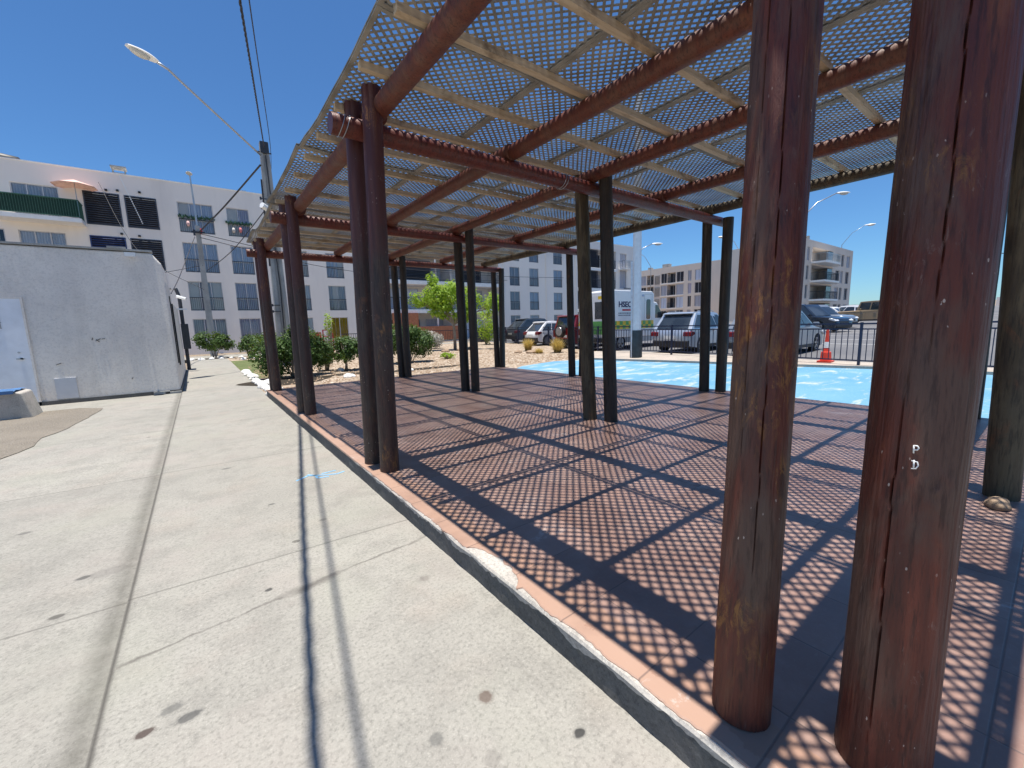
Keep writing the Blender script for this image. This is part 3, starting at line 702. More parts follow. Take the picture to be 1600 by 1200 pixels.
b = MB(); b.box(-3.10, -2.99, 13.33, 13.36, 1.02, 1.05); b.tube([(-3.05, 13.37, 1.17), (-3.05, 13.35, 1.17)], .02, 10); b.tube([(-3.02, 13.374, 1.035), (-3.02, 13.33, 1.035)], .025, 10)
dh = b.build('handle', M_galv)
b = MB()
for z in (1.68, 1.8, 1.92, 2.04): b.box(-3.65, -3.22, 13.368, 13.374, z, z + .012)
for x in (-3.65, -3.45, -3.24): b.box(x, x + .012, 13.366, 13.372, 1.68, 2.05)
dn = b.build('notice_grid', M_poleC)
b = MB(); b.box(-2.62, -2.28, 13.375, 13.41, .10, .56)
ht = b.build('service_hatch', simple('hatch_panel', (.55, .56, .58), .5, 0, .05))
b = MB(); b.box(HX - .3, HX + .02, 13.3, 13.40, -.02, .04); b.box(-.99, -.68, 13.30, 13.40, 0.0, .07)
db = b.build('drain_cover', M_poleC)
b = MB(); b.box(HX, HX + .02, 14.2, 14.32, .7, 2.45); b.box(HX, HX + .035, 15.0, 15.03, .6, 2.3)
nr = b.build('slot_shade_strip', M_dark)  # raised black strips, painted in for the shade inside narrow wall slots
b = MB(); b.tube([(-1.02, 13.38, 3.30), (-1.02, 13.25, 3.32)], .02, 8); b.box(-1.12, -.93, 13.16, 13.25, 3.27, 3.36)
cm = b.build('security_camera', M_lampw)
b = MB(); b.tube([(HX + .10, 20.6, -.02), (HX + .10, 20.6, 2.9), (HX + .02, 20.6, 3.2)], .06, 10)
b.box(HX + .03, HX + .25, 20.2, 21.0, .9, 1.85)
mt = b.build('meter_box', M_rail)
b = MB(); b.box(HX, HX + .3, 19.6, 19.68, 2.35, 2.4); b.tube([(HX + .04, 19.8, 2.85), (HX + .3, 19.7, 2.75)], .05, 8)
fl = b.build('wall_lamp', M_lampw)
for o in (hw, cp, sk, dr, ht, db, nr, cm, mt, fl, df): o.parent = hut; o.matrix_parent_inverse = Matrix.Translation((-.47, 13.4, 0)).inverted()
for o in (dh, dn): o.parent = dr
b = MB()
for (x, z, l, a) in ((-1.86, 1.36, .10, .5), (-1.80, 1.33, .08, 2.2), (-1.92, 1.38, .06, 1.2), (-2.55, .86, .09, .4), (-1.35, .42, .05, 1.), (-1.75, 1.40, .05, .1)):
    b.bar((x, 13.392, z), (x + l * math.cos(a), 13.392, z + l * math.sin(a)), .012, .012, (0, 1, 0))
o = b.build('scuff_mark', M_mortar, hw)
# planter / trough with blue sheet
tr = empty('concrete_trough', (-3.4, 11.7, 0), 0, 'pale concrete block trough topped with a blue sheet at the left edge', 'trough')
b = MB(); b.prism([(-5.0, -.02), (-2.60, -.02), (-2.70, .46), (-2.82, .50), (-5.0, .50)], 11.5, 12.15)
o = b.build('trough_body', M_mortar2, bevel=.02); o.parent = tr; o.matrix_parent_inverse = Matrix.Translation((-3.4, 11.7, 0)).inverted()
b = MB()
for k in range(24):
    for j in range(6):
        f = lambda x, y: .515 + .02 * noise.noise((x * 4, y * 6, 2))
        xa, xb, ya, yb = -5 + k * .093, -5 + (k + 1) * .093, 11.46 + j * .11, 11.46 + (j + 1) * .11
        b.quad((xa, ya, f(xa, ya)), (xb, ya, f(xb, ya)), (xb, yb, f(xb, yb)), (xa, yb, f(xa, yb)))
b.box(-5, -2.78, 11.445, 11.46, .46, .52)
tag(b.build('blue_sheet', M_tarp, recalc=False), 'blue plastic sheet laid over the concrete trough at the left edge', 'sheet')

# ---------------------------------------------------------------- facade builder
def facade(x0, x1, z0, z1, holes, y, depth=.14, flip=1):
    """wall in plane Y=y facing -Y with rectangular openings and their reveals"""
    xs = sorted({x0, x1, *[h[0] for h in holes], *[h[1] for h in holes]}); zs = sorted({z0, z1, *[h[2] for h in holes], *[h[3] for h in holes]})
    b = MB()
    for xa, xb in zip(xs, xs[1:]):
        for za, zb in zip(zs, zs[1:]):
            cx, cz = (xa + xb) / 2, (za + zb) / 2
            if any(h[0] < cx < h[1] and h[2] < cz < h[3] for h in holes): continue
            b.quad((xa, y, za), (xb, y, za), (xb, y, zb), (xa, y, zb))
    for h in holes:
        xa, xb, za, zb = h[:4]; d = y + (h[4] if len(h) > 4 else depth)
        b.quad((xa, y, za), (xa, d, za), (xa, d, zb), (xa, y, zb)); b.quad((xb, y, za), (xb, y, zb), (xb, d, zb), (xb, d, za))
        b.quad((xa, y, za), (xb, y, za), (xb, d, za), (xa, d, za)); b.quad((xa, y, zb), (xa, d, zb), (xb, d, zb), (xb, y, zb))
        b.quad((xa, d, za), (xb, d, za), (xb, d, zb), (xa, d, zb))
    return b
wcount = 0
def window(parent, xa, xb, za, zb, y, curt, rail=True, nm=2, inv=None, open_=None, detail=True):
    """window part (frame) with curtain, pane and railing sub-parts; built at its own centre"""
    w, h = xb - xa, zb - za; f = .045; b = MB()
    b.box(0, w, 0, .06, 0, f); b.box(0, w, 0, .06, h - f, h); b.box(0, f, 0, .06, f, h - f); b.box(w - f, w, 0, .06, f, h - f)
    for k in range(1, nm + 1):
        t = w * k / (nm + 1); b.box(t - f / 2, t + f / 2, .005, .055, f, h - f)
    if rail: b.box(f, w - f, .002, .05, h * .42 - .02, h * .42 + .03)
    o = b.build('window', M_frame, parent, loc=None); o.location = (xa, y + .03, za)
    c = MB(); n = 28
    if open_:
        segs = open_
    else: segs = [(0, 1)]
    for s0, s1 in segs:
        for k in range(n):
            t0, t1 = s0 + (s1 - s0) * k / n, s0 + (s1 - s0) * (k + 1) / n
            g = lambda t: .085 + .018 * math.sin(t * w * 38 + 2 * math.sin(t * 9))
            c.quad((f + (w - 2 * f) * t0, g(t0), f), (f + (w - 2 * f) * t1, g(t1), f), (f + (w - 2 * f) * t1, g(t1), h - f), (f + (w - 2 * f) * t0, g(t0), h - f))
    co = c.build('curtain', M_curt[curt], o, recalc=False)
    if detail:
        p = MB(); p.quad((f, .03, f), (w - f, .03, f), (w - f, .03, h - f), (f, .03, h - f)); p.build('pane', M_pane, o, recalc=False)
    if rail:
        r = MB(); hh = h * .44
        r.box(-.0, w, -.05, -.02, hh, hh + .035); r.box(0, w, -.05, -.02, .04, .07)
        k = 0
        while .04 + k * .11 < w: r.box(.03 + k * .11, .045 + k * .11, -.042, -.028, .07, hh); k += 1
        r.build('railing', M_rail, o)
    return o
def louvre(parent, xa, xb, za, zb, y, m):
    b = MB(); b.box(xa - .03, xb + .03, y - .03, y + .05, za - .05, za); b.box(xa - .03, xb + .03, y - .03, y + .05, zb, zb + .05)
    b.box(xa - .03, xa + .02, y - .03, y + .05, za, zb); b.box(xb - .02, xb + .03, y - .03, y + .05, za, zb)
    n = int((zb - za) / .125)
    for k in range(n):
        z = za + (k + .5) * (zb - za) / n; b.bar((xa, y + .0, z), (xb, y + .0, z), .11, .015, (0, -.6, .8))
    b.cur = 0
    o = b.build('louvre_screen', m, parent); k_ = MB(); k_.quad((xa, y + .12, za), (xb, y + .12, za), (xb, y + .12, zb), (xa, y + .12, zb)); k_.build('slat_gap_shade', M_dark, o, recalc=False)  # black sheet added behind the slats to paint the shade of the opening
    return o
def railing(parent, x0, x1, y, z, h, m, step=.12, sides=0, solid=None):
    b = MB(); b.box(x0, x1, y - .02, y + .02, z + h - .05, z + h); b.box(x0, x1, y - .015, y + .015, z + .06, z + .1)
    k = 0
    while x0 + k * step <= x1: b.box(x0 + k * step - .009, x0 + k * step + .009, y - .009, y + .009, z + .1, z + h - .05); k += 1
    for sx in ((x0, x1) if sides else ()):
        b.box(sx - .02, sx + .02, y, y + sides, z + h - .05, z + h)
        k = 1
        while k * step < sides: b.box(sx - .009, sx + .009, y + k * step - .009, y + k * step + .009, z, z + h - .05); k += 1
    return b.build('railing', m, parent)

# ---------------------------------------------------------------- apartment block A (long facade)
A = empty('apartment_block', (0, 0, 0), 0, 'long white four storey apartment block behind the garden, nearest facade', 'building')
YA = 35.; rowsA = [(8.02, 9.9), (5.5, 7.4), (3.0, 4.92), (.62, 2.46)]
colsA = [(-.1, 1.75), (2.5, 3.8), (6.0, 7.3), (8.6, 9.9), (10.75, 12.0), (26.4, 27.7), (29.05, 30.35), (32.55, 33.9), (-13.2, -11.6), (-16.4, -15.0), (-20, -18.2)]
holes = []
for (xa, xb) in colsA:
    for (za, zb) in rowsA: holes.append((xa, xb, za, zb))
for xa, xb in ((-4.38, -2.8), (-2.6, -1.1)):
    for za, zb in rowsA: holes.append((xa, xb, za, zb, .5))
for za, zb in rowsA: holes += [(-7.15, -5.35, za, zb), (-9.0, -7.65, za + .3, zb)]
# recessed balconies
rec = []
for xa, xb in ((13.5, 25.0), (36.4, 43.3)):
    for za, zb in ((8.05, 10.2), (5.62, 7.75), (3.1, 5.25), (.3, 2.9)): holes.append((xa, xb, za, zb, 2.0)); rec.append((xa, xb, za, zb))
for za, zb in ((8.1, 10.1), (5.7, 8.0)): holes.append((44.1, 45.45, za, zb, .2))
for za, zb in ((3.0, 4.9), (.8, 2.5)): holes.append((44.1, 45.45, za, zb, .2))
fb = facade(-32, 47.6, -.1, 11.05, holes, YA, .15)
fb.quad((47.6, YA, -.1), (47.6, YA + 11, -.1), (47.6, YA + 11, 11.05), (47.6, YA, 11.05)); fb.quad((-32, YA, -.1), (-32, YA, 11.05), (-32, YA + 11, 11.05), (-32, YA + 11, -.1))
fb.quad((-32, YA + 11, -.1), (-32, YA + 11, 11.05), (47.6, YA + 11, 11.05), (47.6, YA + 11, -.1)); fb.quad((-32, YA + .3, 10.85), (47.6, YA + .3, 10.85), (47.6, YA + 11, 10.85), (-32, YA + 11, 10.85))
fb.build('wall', M_wallA, A, recalc=False)
b = MB(); b.box(-32.05, 47.65, YA - .04, YA + .25, 11.052, 11.10)
for x in (-1.9,): b.bar((x, YA - .012, 8.3), (x - .75, YA - .012, 11.0), .05, .02, (0, -1, 0))
b.build('parapet_cap', M_white, A)
for xs_ in (5.05, 12.9, 25.6, 31.4, 36.0): MB().tube([(xs_, YA - .06, 0), (xs_, YA - .06, 10.6)], .045, 8).build('downpipe', M_wallA, A)
curts = {(0, 0): 0, (0, 1): 0, (0, 2): 1, (0, 3): 1, (1, 0): 2, (1, 1): 0, (1, 2): 2, (1, 3): 2, (2, 0): 0, (2, 1): 0, (2, 2): 5, (3, 0): 0, (3, 1): 0, (3, 2): 1, (3, 3): 4}
rc = random.Random(3)
for ci, (xa, xb) in enumerate(colsA):
    for ri, (za, zb) in enumerate(rowsA):
        cu = curts.get((ci, ri), rc.choice([0, 1, 1, 5, 0]))
        op = None
        if (ci, ri) == (0, 0): op = [(.28, 1)]
        elif (ci, ri) == (1, 0): op = [(.5, 1)]
        elif (ci, ri) == (0, 2): op = [(.3, .72)]
        elif (ci, ri) in ((2, 1), (3, 1)): op = [(0, .68)]
        elif (ci, ri) == (2, 2): op = [(.0, .45), (.8, 1)]
        elif (ci, ri) == (3, 2): op = [(0, .25), (.62, 1)]
        w = window(A, xa + .003, xb - .003, za + .003, zb - .003, YA + .02, cu, ri != 3 or ci > 4, 2 if xb - xa > 1.5 else 1, open_=op)
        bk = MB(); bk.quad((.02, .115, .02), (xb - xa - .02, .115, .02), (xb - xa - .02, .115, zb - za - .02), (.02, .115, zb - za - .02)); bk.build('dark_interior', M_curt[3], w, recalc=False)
for za, zb in rowsA:
    window(A, -7.147, -5.353, za + .003, zb - .003, YA + .02, 5, False, 2); window(A, -8.997, -7.653, za + .303, zb - .003, YA + .02, 3, False, 1)
for xa, xb in ((-4.38, -2.8), (-2.6, -1.1)):
    for q, (za, zb) in enumerate(rowsA): louvre(A, xa + .04, xb - .04, za + .06, zb - .06, YA + .0, M_louvb if (q == 1 and xa < -4) else M_louv)
for q, (za, zb) in enumerate(((8.1, 10.1), (5.7, 8.0), (3.0, 4.9), (.8, 2.5))): window(A, 44.103, 45.447, za + .003, zb - .003, YA + .03, 1, False, 1, detail=False)
bk = MB(); bk.box(43.9, 45.6, YA - 1.0, YA - .002, 8.0, 8.1); bk.build('balcony_slab', M_white, A); railing(A, 43.9, 45.6, YA - .98, 8.1, 1.0, M_galv, .12, .95)
# recess contents
for k, (xa, xb, za, zb) in enumerate(rec):
    yb = YA + 1.97
    s = MB()
    wx = [xa + .6 + q * (xb - xa - .8) / 3 for q in range(3)]
    for q, x in enumerate(wx):
        window(A, x, x + (xb - xa) / 3 - .9, za + .02, za + 1.95, yb - .1, [3, 1, 0][(q + k) % 3], False, 1, detail=False)
    if za > 1: railing(A, xa + .02, xb - .02, YA - .0, za - .02, 1.05, M_rail, .12)
    b = MB(); b.box(xa - .05, xb + .05, YA - .12, YA - .002, za - .36, za - .06); b.build('balcony_slab', M_white, A)
    mid = (xa + xb) / 2
    if xa < 20:
        MB().box(mid + .2, mid + .4, YA + .02, YA + 1.9, za, zb - .002).build('partition', M_wallA, A); MB().box(17.9, 18.05, YA + .02, YA + .1, za, zb - .002).build('pier', M_wallA, A)
        louvre(A, 15.1, 17.6, za + .06, zb - .4, YA + .3, M_louv) if za > 5 else None
    else: louvre(A, xa + .2, xa + 3.8, za + .06, zb - .1, YA + .3, M_louv)
b = MB(); b.box(13.55, 20.2, YA - .3, YA - .17, .3, 1.55); b.box(13.55, 15.9, YA - .3, YA - .17, 1.55, 2.75); b.build('brick_front', M_brick, A)
# green balcony upper left
b = MB(); b.prism([(-7.75, YA - 1.25), (-4.42, YA - 1.25), (-4.42, YA - .004), (-7.75, YA - .004)], 7.82, 8.04, 'z'); b.build('balcony_slab', M_white, A)
railing(A, -7.7, -4.47, YA - 1.22, 8.04, 1.0, M_railg, .10, 1.2)
b = MB(); b.box(-7.68, -4.5, YA - 1.16, YA - 1.15, 8.1, 9.0); b.build('balcony_screen', simple('green_mesh_screen', (.012, .05, .035), .8), A)
railing(A, -3.1 + 46.9, 45.6, YA - .9, 5.6, .01, M_rail)
# window decorations: garlands and cushions on the railings
for (xa, xb, z) in ((-.1, 1.75, 9.0), (2.4, 3.9, 8.9)):
    b = MB()
    for k in range(60):
        x = xa + (xb - xa) * k / 59; zz = z + .05 * math.sin(k * .7) + R.uniform(-.04, .04); y = YA - .1
        b.bar((x, y + R.uniform(-.04, .04), zz - .07), (x + R.uniform(-.06, .06), y, zz + .07), .05, .03)
    g = b.build('garland', simple('garland_green', (.02, .07, .04), .8), A)
b = MB(); b.box(0, .3, YA - .13, YA - .08, 0, 0)
for (x, z, m) in ():
    pass
for x, z, cc in ((.35, 8.55, (.7, .45, .42)), (.95, 8.15, (.5, .03, .04)), (3.2, 8.45, (.6, .2, .2)), (2.8, 8.4, (.6, .55, .5))):
    bm = MB(); bm.tube([(x, YA - .14, z - .16), (x, YA - .15, z), (x, YA - .14, z + .16)], [.05, .11, .06], 7); bm.build('cushion', simple('cloth', cc, .9), A, smooth=True)
# rooftop things
def chimney(x, y, z, w=.5, h=.45):
    b = MB(); b.box(x, x + w, y, y + w, z, z + h * .55)
    for dx in (0, w - .04): 
        for dy in (0, w - .04): b.box(x + dx, x + dx + .04, y + dy, y + dy + .04, z + h * .55, z + h * .9)
    b.box(x - .06, x + w + .06, y - .06, y + w + .06, z + h * .9, z + h)
    return b.build('roof_vent', M_poleC, A)
chimney(-3.0, YA + .6, 10.85, .6, .85); chimney(3.6, YA + .6, 10.85, .2, .45)
b = MB(); b.tube([(-8.2, YA + 1, 10.85), (-8.2, YA + 1, 11.15), (-7.6, YA + 1, 11.25), (-6.9, YA + 1, 11.2), (-6.6, YA + 1, 11.0)], [.3, .35, .35, .3, .12], 12); b.build('roof_tank', M_dark, A, smooth=True)
b = MB()
for k in range(5):
    z = [10.05, 10.1, 7.55, 7.5, 10.0][k]; x = [-2.9, -1.9, -3.0, -2.2, -3.4][k]
    b.box(x, x + .12, YA - .12, YA - .003, z, z + .1)
b.build('bracket', M_dark, A)
# parasol on the green balcony
pa = empty('parasol', (-4.55, YA - .7, 8.04), 0, 'open peach coloured parasol on the green railed top floor balcony', 'parasol')
b = MB(); b.tube([(0, 0, 0), (0, 0, 2.15)], .02, 8); b.build('pole', M_galv, pa)
b = MB(); c0 = b.vert((0, 0, 2.2)); ring = [b.vert((.95 * math.cos(k * PI / 4 + .3), .95 * math.sin(k * PI / 4 + .3), 1.85)) for k in range(8)]; ring2 = [b.vert((.95 * math.cos(k * PI / 4 + .3), .95 * math.sin(k * PI / 4 + .3), 1.82)) for k in range(8)]
for k in range(8): b.face((c0, ring[k], ring[(k + 1) % 8])); b.face((ring[k], ring2[k], ring2[(k + 1) % 8], ring[(k + 1) % 8]))
b.build('canopy', M_pink, pa, recalc=False)

# ---------------------------------------------------------------- apartment block B (faces the car park, plane x = 76)
def block_local(name, length, height, holes, label, mats=M_wallB, depth=10):
    e = empty(name, (0, 0, 0), 0, label, 'building')
    fb = facade(0, length, -1.5, height, holes, 0, .2)
    fb.quad((length, 0, -1.5), (length, depth, -1.5), (length, depth, height), (length, 0, height)); fb.quad((0, 0, -1.5), (0, 0, height), (0, depth, height), (0, depth, -1.5))
    fb.quad((0, 0.2, height - .1), (length, .2, height - .1), (length, depth, height - .1), (0, depth, height - .1)); fb.quad((0, depth, -1.5), (0, depth, height), (length, depth, height), (length, depth, -1.5))
    fb.build('wall', mats, e, recalc=False); return e
# local x runs along the facade from far (y=62) to near (y=31)
f = lambda y: 62 - y
zr = [(8.8, 10.75), (6.4, 8.4), (3.9, 6.0), (1.5, 3.4)]
cB = [(54.8, 53.5), (50.0, 48.7), (44.2, 43.5), (42.8, 41.4), (60.5, 59.3), (57.5, 56.3), (46.6, 45.1)]
hb = []
for y1, y0 in cB:
    for z0, z1 in zr: hb.append((f(y1), f(y0), z0, z1))
for z0, z1 in zr: hb += [(f(53.3), f(51.7), z0, z1, 1.2), (f(48.6), f(46.8), z0, z1, 1.0)]
B = block_local('apartment_block', 31, 11.9, hb, 'distant beige apartment block seen behind the white ambulance van')
for q, (y1, y0) in enumerate(cB):
    for k, (z0, z1) in enumerate(zr): window(B, f(y1) + .003, f(y0) - .003, z0 + .003, z1 - .003, .05, [1, 3, 1, 0, 3][(q + k) % 5] if q != 2 or k != 1 else 2, False, 1, detail=False)
for k, (z0, z1) in enumerate(zr):
    for y1, y0 in ((53.3, 51.7), (48.6, 46.8)): railing(B, f(y1) + .02, f(y0) - .02, .05, z0, 1.0, M_rail, .15); window(B, f(y1) + .1, f(y0) - .1, z0 + .02, z1 - .1, .85, 3, False, 1, detail=False)
    b = MB(); b.box(f(50.1), f(45.0), -.12, -.002, z0 - .22, z0 - .02); b.build('balcony_slab', M_wallA, B)
    louvre(B, f(51.4), f(50.3), z0, z1 - .3, -.04, simple('grey_louvre', (.25, .25, .26), .6))
b = MB()
for y, w, h in ((50.4, 1.4, .75), (53.8, .6, .5), (37.0, .3, .9), (36.4, .3, .9)): b.box(f(y), f(y) + w, 1, 2, 11.8, 11.95 + h)
b.build('roof_vent', M_poleC, B)
B.location = (76, 62, 0); B.rotation_euler = (0, 0, -PI / 2)
# ---------------------------------------------------------------- apartment block C (right, plane y = 20.5)
g = lambda x: x - 62
zc = [(8.5, 10.2), (6.1, 7.9), (3.7, 5.5), (1.3, 3.1)]
cC = [(62.8, 63.7), (74.1, 75.8), (76.2, 77.4), (78.6, 80.2)]
hc = []
for x0, x1 in cC:
    for z0, z1 in zc: hc.append((g(x0), g(x1), z0, z1))
for z0, z1 in zc: hc.append((g(64.6), g(72.6), z0 - .05, z1 + .1, 1.6))
Cb = block_local('apartment_block', 19.4, 11.1, hc, 'distant pale apartment block with corner balconies between the two nearest posts', M_wallB)
for q, (x0, x1) in enumerate(cC):
    for k, (z0, z1) in enumerate(zc): window(Cb, g(x0) + .003, g(x1) - .003, z0 + .003, z1 - .003, .05, 3 if (q + k) % 3 else 1, False, 1, detail=False)
for k, (z0, z1) in enumerate(zc):
    b = MB(); b.prism([(g(64.4), -1.6), (g(70), -1.6), (g(72.8), -.6), (g(72.8), -.003), (g(64.4), -.003)], z0 - .3, z0 - .08, 'z'); b.build('balcony_slab', M_white, Cb)
    railing(Cb, g(64.5), g(70), -1.55, z0 - .08, 1.0, M_rail if k else M_galv, .15, 1.5)
    b = MB(); b.box(g(70.7), g(72.6), .02, .1, z0, z1); b.build('glazed_screen', M_wglass, Cb)
    window(Cb, g(65.2), g(67), z0, z1, 1.3, 3, False, 1, detail=False)
b = MB(); b.box(g(66), g(66.4), 1, 1.4, 11, 12); b.build('roof_vent', M_poleC, Cb)
Cb.location = (62, 20.5, 0)
# far, low haze-blue structures on the horizon at the right
b = MB(); rr = random.Random(5); x = 0
pts = [(150, -60), (150, 40)]
for k in range(46):
    y = -70 + k * 2.8; h = rr.uniform(.8, 2.2); b.box(0, 6, y + 0, y + rr.uniform(1.6, 2.7), -1, h)
o = b.build('far_rooftops', M_wallA); o.location = (150, 0, zt(150, 0)); tag(o, 'low row of far pale rooftops on the horizon beyond the car park', 'rooftops', kind='stuff')

# ---------------------------------------------------------------- fence
fence = empty('metal_fence', (14.7, 7.2, .1), 0, 'navy metal railing fence between the blue court and the parked cars', 'fence')
finv = Matrix.Translation((14.7, 7.2, .1)).inverted()
fp = [(13.95, -4.5), (14.25, 3.27), (14.68, 7.24), (14.95, 13.1), (17.0, 18.8), (18.75, 28.5)]
def fsub(o): o.parent = fence; o.matrix_parent_inverse = finv
posts = []
for (xa, ya), (xb, yb) in zip(fp, fp[1:]):
    L = math.hypot(xb - xa, yb - ya); n = max(1, round(L / 1.95))
    for k in range(n):
        p = (xa + (xb - xa) * k / n, ya + (yb - ya) * k / n); q = (xa + (xb - xa) * (k + 1) / n, ya + (yb - ya) * (k + 1) / n); posts.append(p)
        b = MB(); za, zb = zt(*p), zt(*q)
        for h, t in ((1.13, .04), (.99, .035), (.14, .035)): b.bar((*p, za + h), (*q, zb + h), .03, t)
        m = 14
        for s in range(1, m):
            t = s / m; x, y, z = p[0] + (q[0] - p[0]) * t, p[1] + (q[1] - p[1]) * t, za + (zb - za) * t; b.box(x - .009, x + .009, y - .009, y + .009, z + .14, z + .99)
        fsub(b.build('panel', M_fence))
posts.append(fp[-1])
for x, y in posts:
    b = MB(); z = zt(x, y); b.box(x - .03, x + .03, y - .03, y + .03, z - .02, z + 1.17); fsub(b.build('post', M_fence))

# ---------------------------------------------------------------- vehicles
def wheel(car, x, y, r, w=.2):
    e = bpy.data.objects.new('wheel', None)
    b = MB(); sgn = 1 if y > 0 else -1
    n = 28
    prof = [(r * .66, -w / 2), (r * .93, -w / 2), (r, -w / 2 + .03), (r, w / 2 - .03), (r * .93, w / 2), (r * .66, w / 2)]
    rings = []
    for k in range(n):
        a = 2 * PI * k / n; rings.append([b.vert((x + q * math.cos(a), y + t, r + q * math.sin(a))) for q, t in prof])
    for k in range(n):
        A_, B_ = rings[k], rings[(k + 1) % n]
        for i in range(len(prof)): b.face((A_[i], A_[(i + 1) % 6], B_[(i + 1) % 6], B_[i]))
    o = b.build('wheel', M_tyre, car, smooth=True, autos=40)
    b = MB(); yy = y + sgn * (w / 2 - .02)
    b.tube([(x, yy - sgn * .05, r), (x, yy, r)], r * .2, 12); b.tube([(x, yy - sgn * .09, r), (x, yy - sgn * .07, r)], r * .66, 24)
    ring = [(x + r * .64 * math.cos(2 * PI * k / 24), yy, r + r * .64 * math.sin(2 * PI * k / 24)) for k in range(25)]; b.tube(ring, .018, 6, False)
    for k in range(5):
        a = 2 * PI * k / 5 + .3; b.bar((x, yy, r), (x + r * .62 * math.cos(a), yy, r + r * .62 * math.sin(a)), .06, .03, (0, 1, 0))
    b.build('rim', M_rim, o)
    return o
def car(label, cat, loc, rz, L=4.35, Wd=1.82, H=1.65, belt=.98, hood=.95, pm=None, rear=(.12, .45), front=(1.25, 2.05), kind='suv', wr=.34, wb=(.85, 3.4), two=None, rails=False, spare=False, boxy=0., name='parked_car', steep=False):
    """x forward from rear bumper (0) to nose (L), y lateral, z up"""
    e = empty(name, loc, rz, label, cat, 'cars parked beyond the fence')
    w = Wd / 2; r = wr; ar = r * 1.16
    def arch(xc, z0):
        a0 = math.asin(max(-1, min(1, (z0 - r) / ar))); return [(xc + ar * math.cos(a), r + ar * math.sin(a)) for a in [(PI - a0) + (a0 * 2 - PI) * k / 10 for k in range(11)]]
    z0 = .24
    low = [(.04, z0 + .06)]
    for xc in wb: low += arch(xc, z0)
    low += [(L - .05, z0 + .02)]
    nose = [(L, .42), (L - .02, .62), (L - .12, hood - .14), (L - .35, hood - .05), (L - front[0], belt)]
    tail = [(rear[0] + .0, belt), (.04, belt - .12), (.0, .62), (.02, .42)]
    poly = low + nose + tail
    # rounded sides: rings (inset, y)
    cx = L / 2; cz = .6
    def scale(p, s): return (cx + (p[0] - cx) * (1 - s / (L / 2)), cz + (p[1] - cz) * (1 - s / .45) if p[1] > .5 else p[1])
    b = MB(); rings = []
    for s, y in ((.05, -w), (.012, -w + .05), (0, -w + .13), (0, w - .13), (.012, w - .05), (.05, w)):
        def bow(p): return .10 * max(0, abs(p[0] - cx) / cx - .72) / .28 if abs(p[0] - cx) / cx > .72 else 0
        rings.append([b.vert((scale(p, s)[0], y * (1 - bow(p)), scale(p, s)[1])) for p in poly])
    for A_, B_ in zip(rings, rings[1:]):
        for i in range(len(poly)): b.face((A_[i], A_[(i + 1) % len(poly)], B_[(i + 1) % len(poly)], B_[i]))
    b.face(rings[0]); b.face(rings[-1][::-1])
    body = b.build('body', pm, e, smooth=True, autos=32)
    # cabin
    rb, rt = rear[0], rear[0] + rear[1]; fb, ft = L - front[0], L - front[1]; wt = w * (.80 + .12 * boxy); wb_ = w - .045
    b = MB(); secs = []
    roofz = lambda t: H - .05 * (abs(2 * t - 1) ** 2) 
    n = 8
    top = [(rt + (ft - rt) * k / n, roofz(k / n)) for k in range(n + 1)]
    prof = [(rb, belt - .02)] + top + [(fb, belt - .02)]
    R0 = [b.vert((x, -(wb_ if z < belt else wt), z)) for x, z in prof]; R1 = [b.vert((x, -(wb_ - .05 if z < belt else wt - .10), z + (.025 if z > belt else 0))) for x, z in prof]
    R2 = [b.vert((x, (wb_ - .05 if z < belt else wt - .10), z + (.025 if z > belt else 0))) for x, z in prof]; R3 = [b.vert((x, (wb_ if z < belt else wt), z)) for x, z in prof]
    for A_, B_ in ((R0, R1), (R1, R2), (R2, R3)):
        for i in range(len(prof)): b.face((A_[i], A_[(i + 1) % len(prof)], B_[(i + 1) % len(prof)], B_[i]))
    b.face(R0); b.face(R3[::-1])
    b.build('cabin', two or pm, e, smooth=True, autos=28)
    # glass: windscreen, rear window, side windows
    def P(x, z, s):   # point on slanted side plane, slightly proud
        t = (z - belt) / (H - .05 - belt); return (x, s * (wb_ + (wt - wb_) * t + .006), z)
    zl, zh = belt + .05, H - .12
    def lerp_x(xa, xb, z): return xa + (xb - xa) * (z - belt) / (H - .05 - belt)
    for s in (-1, 1):
        cuts = [0, .34, .70, 1.0]
        for k in range(3):
            b = MB(); fa = lambda z, q: lerp_x(rb + .14, rt + .1, z) + (lerp_x(fb - .12, ft - .06, z) - lerp_x(rb + .14, rt + .1, z)) * q
            a0, a1 = cuts[k] + .015, cuts[k + 1] - .015
            b.quad(P(fa(zl, a0), zl, s), P(fa(zl, a1), zl, s), P(fa(zh, a1), zh, s), P(fa(zh, a0), zh, s)); b.build('side_window', M_glass, e)
    b = MB(); nz = .012
    d = Vector((fb - ft, 0, -(H - .05 - belt))).normalized(); nn = Vector((-d.z, 0, d.x)) * nz
    def wsc(xa, za, xb, zb, y0, y1, nv): return [(xa + nv.x, -y0, za + nv.z), (xa + nv.x, y0, za + nv.z), (xb + nv.x, y1, zb + nv.z), (xb + nv.x, -y1, zb + nv.z)]
    zz0, zz1 = belt + .02, H - .09
    b.quad(*wsc(lerp_x(fb, ft, zz0), zz0, lerp_x(fb, ft, zz1), zz1, wb_ - .1, wt - .09, nn)); b.build('windscreen', M_glass, e)
    b = MB(); zz0 = belt + .03
    b.quad(*wsc(lerp_x(rb, rt, zz0), zz0, lerp_x(rb, rt, zz1), zz1, wb_ - .16, wt - .12, Vector((-.014, 0, .004)))); b.build('rear_window', M_glass, e)
    # spoiler, bumpers, lights, plate
    b = MB(); b.prism([(rt - .16, H - .045), (rt - .13, H - .075), (rt + .2, H - .02), (rt + .2, H + .015), (rt, H - .0)], -wt + .06, wt - .06); b.build('spoiler', two or pm, e)
